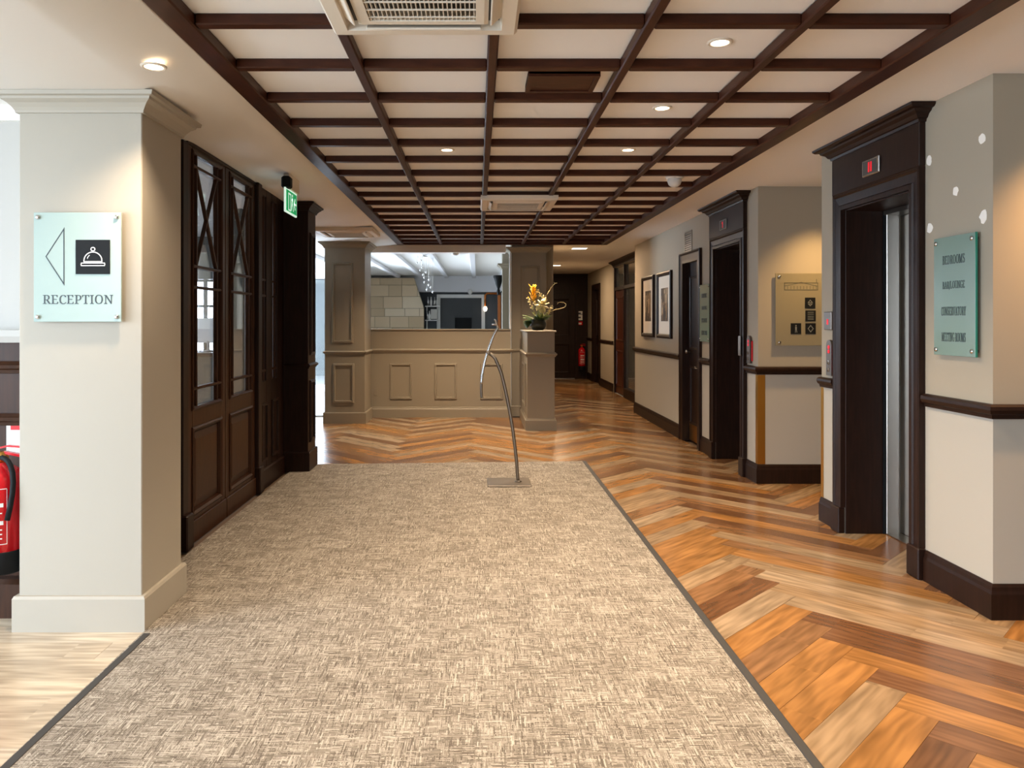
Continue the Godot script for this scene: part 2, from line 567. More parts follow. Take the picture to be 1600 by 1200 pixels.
func build_floor() -> void:
	var fl: Node3D = get_node("floor")
	var reg := PackedVector2Array([Vector2(1.07, 2.2), Vector2(2.75, 2.2), Vector2(2.75, 3.62), Vector2(2.43, 3.62), Vector2(2.43, 4.27), Vector2(2.78, 4.27), Vector2(2.78, 5.08), Vector2(2.43, 5.08), Vector2(2.43, 5.42), Vector2(3.7, 5.42), Vector2(3.7, 6.65), Vector2(2.43, 6.65), Vector2(2.43, 7.03), Vector2(2.78, 7.03), Vector2(2.78, 7.83), Vector2(2.43, 7.83), Vector2(2.43, 11.85), Vector2(2.7, 11.85), Vector2(2.7, 18.8), Vector2(1.16, 18.8), Vector2(1.16, 11.75), Vector2(1.02, 11.75), Vector2(1.02, 11.22), Vector2(-3.0, 11.22), Vector2(-3.0, 7.5), Vector2(1.07, 7.5)])
	var w := 0.1435
	var n := 8
	var L := w * n
	var s2 := sqrt(0.5)
	var e1 := Vector2(s2, -s2)     # right going planks come nearer
	var e2 := Vector2(s2, s2)      # the other arm: goes left and nearer along -e2
	var peak := Vector2(1.52, 3.0)
	var tones := ["plank_pale", "plank_orange", "plank_brown", "plank_tan", "plank_blond"]
	var bag := [0, 1, 2, 1, 0, 3, 4, 2, 1, 0, 2, 4, 1, 3]
	var far := {}
	var count := 0
	var g := 0.0006
	for col in range(-4, 3):
		for k in range(-12, 100):
			for arm in 2:
				# lattice in the (e1, e2) frame: (w, w)-> here steps along depth use (-w, w), columns use (L, L)
				var o := Vector2(-w * k + L * col, w * k + L * col)
				var r: Array
				if arm == 0: r = [o.x, o.y, o.x + L, o.y + w]
				else: r = [o.x - w, o.y + w - L, o.x, o.y + w]
				var poly := PackedVector2Array()
				for c in [Vector2(r[0] + g, r[1] + g), Vector2(r[2] - g, r[1] + g), Vector2(r[2] - g, r[3] - g), Vector2(r[0] + g, r[3] - g)]:
					poly.append(peak + e1 * c.x + e2 * c.y)
				var cen := (poly[0] + poly[2]) * 0.5
				var h := hash(Vector3i(col, k, arm))
				var tone: String = tones[bag[(k + col * 5 + arm * 3 + (h % 3) * 2 + 140) % bag.size()]]
				if cen.x < -4 or cen.x > 5 or cen.y < 1 or cen.y > 20: continue
				for piece in Geometry2D.intersect_polygons(poly, reg):
					if piece.size() < 3: continue
					var area_ := 0.0
					for i in piece.size(): area_ += piece[i].cross(piece[(i + 1) % piece.size()])
					if absf(area_) < 0.0006: continue
					var off := Vector2((h % 97) / 97.0, (h % 89) / 89.0)
					var ax := e1 if arm == 0 else e2
					if cen.y < 9.8 and count < 298:
						var st := mb()
						plank_piece(st, piece, ax, -0.0008 * ((h >> 4) % 3) * 0.4, off)
						part("plank", st, M[tone], fl)
						count += 1
					else:
						if not far.has(tone): far[tone] = mb()
						plank_piece(far[tone], piece, ax, -0.0003, off)
	for tone in far:
		var o := part("distant_planks", far[tone], M[tone], fl)
		o.set_meta("kind", "stuff")
	# pale oak planks at the lower left
	for row in 12:
		for k in range(0, 3):
			var d0 := 1.7 + row * 0.165
			var x0 := -4.6 + k * 1.22 + (row * 0.47 - floorf(row * 0.47 / 1.22) * 1.22)
			var st := mb()
			var a := maxf(x0, -4.6); var b := minf(x0 + 1.2185, -1.475)
			if b - a < 0.03: continue
			plank_piece(st, PackedVector2Array([Vector2(a, d0), Vector2(b, d0), Vector2(b, d0 + 0.1638), Vector2(a, d0 + 0.1638)]), Vector2(1, 0), 0.0, Vector2(row * 0.37, k * 0.21))
			part("oak_plank", st, M.plank_oak if (row + k) % 2 else M.plank_oak_deep, fl)
	var st := mb()
	box(st, P(-5.9, -0.012, -4.5), P(-1.48, 0.0, 1.69))
	part("entrance_floor", st, M.plank_oak, fl)
	st = mb()
	box(st, P(-5.9, -0.012, 3.9), P(-3.02, 0.0, 19.9)); box(st, P(-3.0, -0.012, 11.45), P(1.0, 0.0, 19.9))
	part("bar_floor", st, M.outdoor_floor, fl)
	# the carpet
	var ca := thing("carpet", "beige-grey woven crosshatch entrance carpet with dark edge strips", "carpet", P(0, 0, 3.0))
	st = mb()
	var poly := [[-1.45, -4.0], [1.045, -4.0], [1.045, 7.66], [-1.5, 7.5], [-1.74, 7.45], [-1.74, 3.97], [-1.497, 3.97], [-1.497, 3.428]]
	var a0 := PackedVector3Array(); var a1 := PackedVector3Array()
	for p in poly:
		a0.append(P(p[0], 0.0, p[1] - 3.0)); a1.append(P(p[0], 0.009, p[1] - 3.0))
	loft(st, [a0, a1])
	part("pile", st, M.carpet, ca)
	for e in [[1.043, 1.085, -4.0, 7.66], [-1.497, -1.449, -4.0, 3.425]]:
		st = mb()
		sweep(st, [P((e[0] + e[1]) / 2, 0, e[2] - 3.0), P((e[0] + e[1]) / 2, 0, e[3] - 3.0)], Vector3.UP, [Vector2(-0.022, 0), Vector2(0.022, 0), Vector2(0.02, 0.006), Vector2(0.014, 0.011), Vector2(-0.014, 0.011), Vector2(-0.02, 0.006)])
		part("edge_strip", st, M.rubber, ca)

# ---------------------------------------------------------------- ceiling
func build_ceiling() -> void:
	var gr := thing("ceiling_grid", "dark stained timber ceiling grid of square-edged beams with white panels", "ceiling grid", P(0.36, 2.5, 6.0))
	var o := P(0.36, 2.5, 6.0)
	var x0 := -1.17; var x1 := 1.89
	var da := 1.2; var db := 11.2
	var xs := []
	for k in 6: xs.append(lerpf(x0 + 0.05, x1 - 0.05, k / 5.0))
	# two long side rails and the far end rail
	for s in [[x0, x0 + 0.10], [x1 - 0.10, x1]]:
		var st := mb(); box(st, P(s[0], 2.515, da) - o, P(s[1], CEIL - 0.001, db) - o, 0.006); part("side_rail", st, M.rail_wood, gr)
	var st2 := mb(); box(st2, P(x0 + 0.10, 2.515, db - 0.1) - o, P(x1 - 0.10, CEIL - 0.001, db) - o, 0.006); part("end_rail", st2, M.beam_wood, gr)
	for k in range(1, 5):
		var st := mb(); box(st, P(xs[k] - 0.022, 2.520, da) - o, P(xs[k] + 0.022, 2.567, db - 0.1) - o, 0.006); part("long_beam", st, M.rail_wood, gr)
	var ds := []
	for k in range(-3, 17): ds.append(2.93 + 0.4975 * k)
	for d in ds:
		for k in 5:
			var a: float = xs[k] + (0.022 if k > 0 else 0.05); var b: float = xs[k + 1] - (0.022 if k < 4 else 0.05)
			var st := mb(); box(st, P(a, 2.524, d - 0.027) - o, P(b, 2.567, d + 0.027) - o, 0.005); part("cross_beam", st, M.beam_wood, gr)
	ds.append(db - 0.08)
	for i in ds.size() - 1:
		for k in 5:
			var a: float = xs[k] + (0.022 if k > 0 else 0.05); var b: float = xs[k + 1] - (0.022 if k < 4 else 0.05)
			var last := i >= ds.size() - 2 or (i == ds.size() - 3 and k == 4)
			var st := mb(); box(st, P(a, 2.565, ds[i] + 0.027) - o, P(b, 2.5698, ds[i + 1] - 0.027) - o)
			part("timber_panel" if last else "white_panel", st, M.red_wood if last else M.panel_white, gr)
	# access hatch
	var h := thing("ceiling_hatch", "small dark timber hatch framed in one white panel of the ceiling grid", "hatch", P(0.40, 2.56, 3.65))
	var hs := mb(); box(hs, Vector3(-0.165, -0.028, -0.13), Vector3(0.165, -0.001, 0.13), 0.004); part("hatch_panel", hs, M.beam_wood, h)
	hs = mb(); sweep(hs, [Vector3(-0.165, -0.001, -0.13), Vector3(0.165, -0.001, -0.13), Vector3(0.165, -0.001, 0.13), Vector3(-0.165, -0.001, 0.13)], Vector3.DOWN, [Vector2(-0.022, 0), Vector2(0.0, 0), Vector2(0.0, 0.034), Vector2(-0.022, 0.034)], true); part("hatch_frame", hs, M.beam_wood, h)
	# cassettes
	var c := cassette("ceiling air conditioning cassette with open louvres at the top of the view", P(-0.196, 2.525, 2.56))
	dup(c, "air_conditioner", P(0.375, 2.525, 7.17), "smaller looking ceiling cassette further down the timber grid")
	dup(c, "air_conditioner", P(-1.56, 2.495, 9.25), "ceiling cassette on the plain ceiling beside the far left grey column")

func cassette(label: String, at: Vector3) -> Node3D:
	var t := thing("air_conditioner", label, "air conditioner", at)
	var s := 0.345
	var z := -0.045
	var st := mb()
	sweep(st, [Vector3(-s, 0, -s), Vector3(s, 0, -s), Vector3(s, 0, s), Vector3(-s, 0, s)], Vector3.DOWN, [Vector2(0, 0), Vector2(0.0, 0.03), Vector2(-0.012, 0.045), Vector2(-0.06, 0.047), Vector2(-0.07, 0.0)], true)
	part("fascia", st, M.plastic, t)
	st = mb(); box(st, Vector3(-s + 0.05, -0.012, -s + 0.05), Vector3(s - 0.05, -0.002, s - 0.05)); part("backing", st, M.plastic_dark, t)
	var g := 0.19
	st = mb()
	sweep(st, [Vector3(-g, 0, -g), Vector3(g, 0, -g), Vector3(g, 0, g), Vector3(-g, 0, g)], Vector3.DOWN, [Vector2(0.045, 0.01), Vector2(0.045, 0.042), Vector2(0.03, 0.05), Vector2(0.0, 0.05), Vector2(0.0, 0.01)], true)
	part("grille_frame", st, M.plastic, t)
	st = mb()
	for k in 25:
		var x := lerpf(-g + 0.006, g - 0.006, k / 24.0)
		box(st, Vector3(x - 0.0016, -0.046, -g), Vector3(x + 0.0016, -0.03, g))
	var o := part("grille_fins", st, M.plastic, t); o.set_meta("kind", "stuff")
	for k in 6:
		var zz := lerpf(-g + 0.03, g - 0.03, k / 5.0)
		st = mb(); box(st, Vector3(-g, -0.049, zz - 0.003), Vector3(g, -0.044, zz + 0.003)); part("grille_bar", st, M.plastic, t)
	for a in 4:
		st = mb()
		box(st, Vector3(-0.21, -0.004, -0.026), Vector3(0.21, 0.004, 0.026), 0.003)
		var l := part("louvre", st, M.plastic, t)
		var b := Basis(Vector3.UP, a * PI / 2)
		l.transform = Transform3D(b * Basis(Vector3.RIGHT, 0.75), b * Vector3(0, -0.04, -0.262))
	return t

# ---------------------------------------------------------------- columns
const CROWN := [Vector2(0, 0), Vector2(0.0, -0.085), Vector2(0.012, -0.085), Vector2(0.014, -0.075), Vector2(0.022, -0.062), Vector2(0.036, -0.045), Vector2(0.056, -0.032), Vector2(0.06, -0.022), Vector2(0.075, -0.018), Vector2(0.08, 0.0)]

func ring_rect(x0: float, x1: float, z0: float, z1: float, y: float) -> Array:
	return [Vector3(x0, y, z0), Vector3(x0, y, z1), Vector3(x1, y, z1), Vector3(x1, y, z0)]

func around(x0: float, x1: float, z0: float, z1: float, y: float, prof: Array, scale_ := 1.0) -> SurfaceTool:
	var st := mb()
	var p := []
	for q in prof: p.append(q * scale_)
	# path runs so that the right hand side is outside
	var r := ring_rect(x0, x1, z0, z1, y)
	r.reverse()
	var d: Vector3 = (r[1] - r[0]).normalized().cross(Vector3.UP)
	if d.dot(r[0] - Vector3((x0 + x1) / 2, y, (z0 + z1) / 2)) < 0: r.reverse()
	sweep(st, r, Vector3.UP, p, true)
	return st

const PANEL := [Vector2(0, 0), Vector2(0.0, 0.008), Vector2(0.006, 0.016), Vector2(0.014, 0.013), Vector2(0.02, 0.018), Vector2(0.028, 0.016), Vector2(0.032, 0.0)]

func panel_frame(parent: Node3D, c: Vector3, u: Vector3, n: Vector3, w: float, h: float, m: Material, prof := PANEL) -> void:
	var v := Vector3.UP
	var st := mb()
	var r := [c - u * w / 2 - v * h / 2, c + u * w / 2 - v * h / 2, c + u * w / 2 + v * h / 2, c - u * w / 2 + v * h / 2]
	var d: Vector3 = (r[1] - r[0]).normalized().cross(n)
	if d.dot(v) < 0: r.reverse()      # the moulding lies inside the rectangle
	sweep(st, r, n, prof, true)
	part("panel_moulding", st, m, parent)

const DADO := [Vector2(0, -0.03), Vector2(0.012, -0.028), Vector2(0.016, -0.012), Vector2(0.028, -0.004), Vector2(0.032, 0.012), Vector2(0.022, 0.02), Vector2(0.012, 0.03), Vector2(0, 0.03)]

func column(label: String, x0: float, x1: float, d0: float, d1: float, m: Material, crown_y: float, plinth: float, pp: float, cs := 1.0, dado := 0.0, top := CEIL - 0.001) -> Node3D:
	var cx := (x0 + x1) / 2; var cd := (d0 + d1) / 2
	var t := thing("column", label, "column", P(cx, 0, cd))
	var hx := (x1 - x0) / 2; var hz := (d1 - d0) / 2
	var st := mb(); box(st, Vector3(-hx, plinth * 0.5, -hz), Vector3(hx, top, hz), 0.004); part("shaft", st, m, t)
	part("plinth", around(-hx + 0.001, hx - 0.001, -hz + 0.001, hz - 0.001, 0, [Vector2(0, 0), Vector2(pp, 0), Vector2(pp, plinth - 0.012), Vector2(pp - 0.006, plinth), Vector2(0, plinth)]), m, t)
	part("crown", around(-hx + 0.001, hx - 0.001, -hz + 0.001, hz - 0.001, crown_y, CROWN, cs), m, t)
	if dado > 0: part("dado_rail", around(-hx + 0.001, hx - 0.001, -hz + 0.001, hz - 0.001, dado, DADO, 0.8), m, t)
	return t

func build_left() -> void:
	column("broad greige column in the left foreground carrying the glass reception sign", -2.077, -1.52, 3.48, 3.94, M.column_paint, 2.429, 0.16, 0.022, 1.0, 0.0, 2.429)
	# reception sign
	var s := thing("reception_sign", "pale mint glass reception sign with arrow and bell on the near left column", "sign", P(-1.798, 1.645, 3.478))
	var w := 0.197; var h := 0.246
	var st := mb(); box(st, Vector3(-w, -h, 0.018), Vector3(w, h, 0.026), 0.0015); part("glass_plate", st, M.mint, s)
	for a in [[-1, -1], [1, -1], [1, 1], [-1, 1]]:
		st = mb(); lathe(st, [Vector2(0.007, 0.0), Vector2(0.007, 0.028), Vector2(0.0095, 0.028), Vector2(0.0095, 0.033), Vector2(0.006, 0.036), Vector2(0.0, 0.0365)], Vector3(a[0] * (w - 0.02), a[1] * (h - 0.022), 0), 18, true, Vector3.BACK); part("standoff", st, M.chrome, s)
	var px := 3.454 / FOCAL
	var q := func(x: float, y: float) -> Vector2: return Vector2((x - 121.5) * px, (417.5 - y) * px)
	st = mb(); line2(st, [q.call(72.5, 401), q.call(100.5, 358), q.call(100.5, 444)], 0.0042, 0.0262, 0.0272, true); part("arrow", st, M.ink, s)
	st = mb(); box(st, Vector3(q.call(119.0, 0).x, q.call(0, 428.5).y, 0.0255), Vector3(q.call(172.5, 0).x, q.call(0, 375).y, 0.029), 0.0008); var tile := part("bell_tile", st, M.black, s)
	st = mb()
	var cx := 146.3
	var dome := []
	for k in 13: dome.append(q.call(cx + cos(PI * k / 12.0) * 14.0, 407.5 - sin(PI * k / 12.0) * 13.5))
	dome.append(q.call(cx - 14.0, 409.0)); dome.append(q.call(cx + 14.0, 409.0))
	line2(st, dome, 0.0042, 0.029, 0.0298, true)
	line2(st, [q.call(cx - 18, 411.3), q.call(cx + 18, 411.3), q.call(cx + 18.6, 413.3), q.call(cx + 18, 415.3), q.call(cx - 18, 415.3), q.call(cx - 18.6, 413.3)], 0.0038, 0.029, 0.0298, true)
	var knob := []
	for k in 10: knob.append(q.call(cx + cos(TAU * k / 10) * 3.2, 389.6 + sin(TAU * k / 10) * 2.8))
	line2(st, knob, 0.004, 0.029, 0.0298, true)
	line2(st, [q.call(137.5, 404.5), q.call(138.6, 401.5), q.call(141.0, 399.0)], 0.003, 0.029, 0.0298)
	part("bell_symbol", st, M.white, tile)
	letters("RECEPTION", 109.5 * px, 14.5 * px, Vector3(q.call(122.3, 0).x, q.call(0, 468).y, 0.0268), M.ink, s)

	# left edge: dado panelling and extinguisher
	var d := thing("dado_panelling", "dark timber dado panelling behind the red extinguisher at the left edge", "panelling", P(-4.0, 0, 3.72))
	st = mb(); box(st, Vector3(-1.98, 0.0, -0.1), Vector3(1.915, 1.30, 0.03)); part("board", st, M.screen_wood, d)
	st = mb(); sweep(st, [Vector3(-1.98, 0, 0.03), Vector3(1.915, 0, 0.03)], Vector3.UP, [Vector2(0, 0), Vector2(0.07, 0), Vector2(0.07, 0.16), Vector2(0.05, 0.18), Vector2(0, 0.18)]); part("skirting", st, M.screen_wood, d)
	for y in [0.35, 0.93, 1.18]:
		st = mb(); sweep(st, [Vector3(-1.98, y, 0.03), Vector3(1.915, y, 0.03)], Vector3.UP, DADO); part("rail", st, M.screen_wood, d)
	st = mb(); sweep(st, [Vector3(-1.98, 1.33, 0.03), Vector3(1.915, 1.33, 0.03)], Vector3.UP, [Vector2(-0.13, -0.03), Vector2(0.04, -0.03), Vector2(0.055, 0.0), Vector2(0.055, 0.03), Vector2(-0.13, 0.03)]); part("cap_rail", st, M.paint_left, d)
	var e := extinguisher("large red fire extinguisher against dark panelling, cut by the left picture edge", P(-2.2, 0.25, 3.555), 0.094, 0.50)
	var nt := thing("safety_notice", "small fire safety notice above the large red extinguisher at the left edge", "notice", P(-2.19, 0.86, 3.688))
	st = mb(); box(st, Vector3(-0.07, -0.09, 0), Vector3(0.07, 0.09, 0.003)); part("board", st, M.white, nt)
	st = mb(); box(st, Vector3(-0.05, 0.02, 0.003), Vector3(0.0, 0.07, 0.004)); part("red_square", st, M.red, nt)
	st = mb(); box(st, Vector3(0.015, 0.0, 0.003), Vector3(0.05, 0.07, 0.004)); part("green_square", st, M.leaf, nt)

	# timber screen: fixed frame
	var sc := thing("timber_screen", "dark timber screen frame around the two glazed doors on the left", "screen", P(-1.80, 0, 5.6), BL)
	# local x = depth - 5.6, y up, z = out to the hall
	st = mb(); box(st, Vector3(-1.63, 0, -0.10), Vector3(-0.90, 2.50, -0.02), 0.004); part("jamb_board", st, M.dark_wood, sc)
	st = mb(); box(st, Vector3(-0.94, 0, -0.06), Vector3(-0.85, 2.508, 0.015), 0.006); part("post", st, M.dark_wood, sc)
	st = mb(); box(st, Vector3(0.62, 0, -0.06), Vector3(0.72, 2.528, 0.03), 0.006); part("post", st, M.dark_wood, sc)
	for x in [-0.895, 0.67]:
		st = mb(); box(st, Vector3(x - 0.055, 0, -0.06), Vector3(x + 0.055, 0.22, 0.045), 0.008); part("post_base", st, M.dark_wood, sc)
	st = mb(); box(st, Vector3(-0.85, 2.505, -0.06), Vector3(0.62, 2.529, 0.008), 0.004); part("head", st, M.dark_wood, sc)
	# narrow fixed lights between the doors and the timber column
	st = mb()
	for v in [[0.72, 0.77, 0.0, 2.522], [0.95, 1.12, 0.0, 2.522], [1.30, 1.53, 0.0, 2.522]]:
		box(st, Vector3(v[0], v[2], -0.05), Vector3(v[1], v[3], 0.0), 0.004)
	for v in [[0.0, 0.9], [2.46, 2.522]]:
		box(st, Vector3(0.77, v[0], -0.05), Vector3(0.95, v[1], 0.0), 0.004); box(st, Vector3(1.12, v[0], -0.05), Vector3(1.30, v[1], 0.0), 0.004)
	part("side_frame", st, M.dark_wood, sc)
	for x in [0.86, 1.21]:
		st = mb(); box(st, Vector3(x - 0.095, 0.88, -0.035), Vector3(x + 0.095, 2.48, -0.029)); part("narrow_pane", st, M.pane, sc)
		for dx in [-0.045, 0.045]:
			st = mb(); box(st, Vector3(x + dx - 0.008, 0.9, -0.028), Vector3(x + dx + 0.008, 2.46, -0.005), 0.004); part("glazing_bar", st, M.screen_wood, sc)
		for y in [0.985, 1.62, 1.753]:
			st = mb(); box(st, Vector3(x - 0.09, y - 0.009, -0.028), Vector3(x + 0.09, y + 0.009, -0.004), 0.004); part("glazing_bar", st, M.screen_wood, sc)
		panel_frame(sc, Vector3(x, 0.47, 0.0), Vector3.RIGHT, Vector3.BACK, 0.2, 0.5, M.dark_wood)
	st = mb(); sweep(st, [Vector3(0.72, 0, 0.0), Vector3(1.50, 0, 0.0)], Vector3.UP, [Vector2(0, 0), Vector2(0.018, 0), Vector2(0.018, 0.15), Vector2(0.008, 0.165), Vector2(0, 0.165)]); part("skirting", st, M.dark_wood, sc)
	glazed_door("nearer glazed timber door with crossed glazing bars beside the near left column", P(-1.80, 0, 5.12), true)
	glazed_door("further glazed timber door with crossed glazing bars near the exit sign", P(-1.80, 0, 5.85), false)

	# dark timber column at the end of the screen
	var tc := column("dark timber column with crown at the far end of the glazed screen", -1.86, -1.575, 7.14, 7.47, M.dark_wood, 2.505, 0.19, 0.018, 0.85, 0.985, 2.505)
	panel_frame(tc, Vector3(0.1425, 1.66, 0), Vector3(0, 0, 1), Vector3(1, 0, 0), 0.2, 1.15, M.dark_wood)
	panel_frame(tc, Vector3(0.1425, 0.56, 0), Vector3(0, 0, 1), Vector3(1, 0, 0), 0.2, 0.58, M.dark_wood)
	# reception desk seen through the glass
	var rd := thing("reception_desk", "dark teal reception desk glimpsed through the glazed doors", "desk", P(-3.3, 0, 8.7))
	st = mb(); box(st, Vector3(-0.9, 0, -0.3), Vector3(0.7, 1.02, 0.3), 0.01); part("body", st, M.teal, rd)
	st = mb(); box(st, Vector3(-0.95, 1.02, -0.35), Vector3(0.75, 1.06, 0.35), 0.01); part("worktop", st, M.screen_wood, rd)
	for k in 2:
		var mo := thing("desk_monitor", ["white backed monitor on the left of the reception desk behind glass", "white backed monitor on the right of the reception desk behind glass"][k], "monitor", P(-3.65 + k * 0.6, 1.06, 8.7))
		st = mb(); box(st, Vector3(-0.2, 0.1, -0.015), Vector3(0.2, 0.38, 0.015), 0.008); part("screen_back", st, M.white, mo)
		st = mb(); lathe(st, [Vector2(0.09, 0), Vector2(0.09, 0.012), Vector2(0.018, 0.02), Vector2(0.018, 0.12)], Vector3.ZERO, 16); part("stand", st, M.chrome, mo)
	# exit sign
	var ex := thing("exit_sign", "green illuminated running man exit sign hanging from the left ceiling", "sign", P(-1.45, 2.533, 5.97), BL)
	st = mb(); box(st, Vector3(-0.12, -0.115, -0.03), Vector3(0.2, -0.001, 0.02), 0.006); part("housing", st, M.plastic, ex)
	st = mb(); box(st, Vector3(-0.17, -0.12, -0.035), Vector3(-0.085, -0.03, 0.035), 0.012); part("lamp_head", st, M.black, ex)
	st = mb(); box(st, Vector3(-0.17, -0.30, -0.012), Vector3(0.19, -0.115, 0.002), 0.002); part("edge_lit_plate", st, M.exit_white, ex)
	st = mb(); box(st, Vector3(-0.155, -0.288, 0.0022), Vector3(0.175, -0.127, 0.004)); var gp := part("green_face", st, M.exit_green, ex)
	st = mb()
	var z0 := 0.004; var z1 := 0.005
	line2(st, [Vector2(-0.02, -0.15), Vector2(-0.02, -0.275), Vector2(-0.09, -0.275), Vector2(-0.09, -0.15)], 0.011, z0, z1, true)
	part("door_symbol", st, M.exit_white, gp)
	st = mb()
	line2(st, [Vector2(0.155, -0.207), Vector2(0.085, -0.207)], 0.016, z0, z1)
	line2(st, [Vector2(0.12, -0.165), Vector2(0.082, -0.207), Vector2(0.12, -0.25)], 0.016, z0, z1)
	part("arrow", st, M.exit_white, gp)
	st = mb()
	blob(st, Vector3(0.032, -0.152, 0.004), Vector3(0.012, 0.012, 0.0015))
	line2(st, [Vector2(0.03, -0.17), Vector2(0.02, -0.215)], 0.02, z0, z1)
	line2(st, [Vector2(0.05, -0.195), Vector2(0.03, -0.178), Vector2(0.002, -0.19)], 0.009, z0, z1)
	line2(st, [Vector2(0.022, -0.215), Vector2(0.002, -0.24), Vector2(-0.005, -0.272)], 0.011, z0, z1)
	line2(st, [Vector2(0.022, -0.215), Vector2(0.045, -0.235), Vector2(0.062, -0.27)], 0.011, z0, z1)
	part("running_figure", st, M.exit_white, gp)

func glazed_door(label: String, at: Vector3, first: bool) -> void:
	var t := thing("glazed_door", label, "door", at, BL)
	var hw := 0.36; var gx := 0.27
	var y0 := 0.85; var y1 := 2.475
	var m: Material = M.screen_wood
	var st := mb()
	box(st, Vector3(-hw, 0.01, -0.045), Vector3(-gx, 2.504, 0.0), 0.004); box(st, Vector3(gx, 0.01, -0.045), Vector3(hw, 2.504, 0.0), 0.004)
	box(st, Vector3(-gx, y1, -0.045), Vector3(gx, 2.504, 0.0), 0.002); box(st, Vector3(-gx, 0.72, -0.045), Vector3(gx, y0, 0.0), 0.002); box(st, Vector3(-gx, 0.01, -0.045), Vector3(gx, 0.18, 0.0), 0.002)
	part("frame", st, m, t)
	st = mb(); box(st, Vector3(-gx, 0.18, -0.03), Vector3(gx, 0.72, -0.022)); part("panel_field", st, m, t)
	st = mb()
	var r0 := PackedVector3Array(); var r1 := PackedVector3Array(); var r2 := PackedVector3Array()
	for c in [[-1, -1], [1, -1], [1, 1], [-1, 1]]:
		r0.append(Vector3(c[0] * (gx - 0.03), 0.45 + c[1] * 0.24, -0.022)); r1.append(Vector3(c[0] * (gx - 0.03), 0.45 + c[1] * 0.24, -0.018)); r2.append(Vector3(c[0] * (gx - 0.075), 0.45 + c[1] * 0.195, -0.005))
	loft(st, [r0, r1, r2]); part("raised_panel", st, m, t)
	panel_frame(t, Vector3(0, 0.45, -0.022), Vector3.RIGHT, Vector3.BACK, gx * 2, 0.54, m, [Vector2(-0.012, 0), Vector2(-0.012, 0.028), Vector2(0.0, 0.034), Vector2(0.016, 0.024), Vector2(0.022, 0.0)])
	st = mb(); box(st, Vector3(-hw, 0.0, 0.0), Vector3(hw, 0.14, 0.012), 0.004); part("kick_rail", st, m, t)
	# glazing: bars and panes
	var bx := gx - 0.075
	var ys := [y0, 0.973, 1.62, 1.753, 2.39, y1]
	var xs := [-gx, -bx, bx, gx]
	for i in 5:
		for k in 3:
			st = mb(); box(st, Vector3(xs[k] + 0.001, ys[i] + 0.001, -0.026), Vector3(xs[k + 1] - 0.001, ys[i + 1] - 0.001, -0.021)); part("pane", st, M.pane, t)
	for x in [-bx, bx]:
		st = mb(); box(st, Vector3(x - 0.008, y0, -0.03), Vector3(x + 0.008, y1, 0.004), 0.005); part("glazing_bar", st, m, t)
	for i in range(1, 5):
		st = mb(); box(st, Vector3(-gx, ys[i] - 0.009, -0.03), Vector3(gx, ys[i] + 0.009, 0.006), 0.005); part("glazing_bar", st, m, t)
	for s in [-1, 1]:
		st = mb()
		sweep(st, [Vector3(-s * bx, ys[3], -0.02), Vector3(s * bx, ys[4], -0.02)], Vector3.BACK, [Vector2(-0.009, 0), Vector2(0.009, 0), Vector2(0.009, 0.018), Vector2(0.004, 0.024), Vector2(-0.004, 0.024), Vector2(-0.009, 0.018)])
		part("crossed_bar", st, m, t)
	panel_frame(t, Vector3(0, (y0 + y1) / 2, 0.0), Vector3.RIGHT, Vector3.BACK, gx * 2, y1 - y0, m, [Vector2(-0.014, -0.01), Vector2(-0.014, 0.006), Vector2(-0.002, 0.012), Vector2(0.01, 0.004), Vector2(0.012, -0.01)])

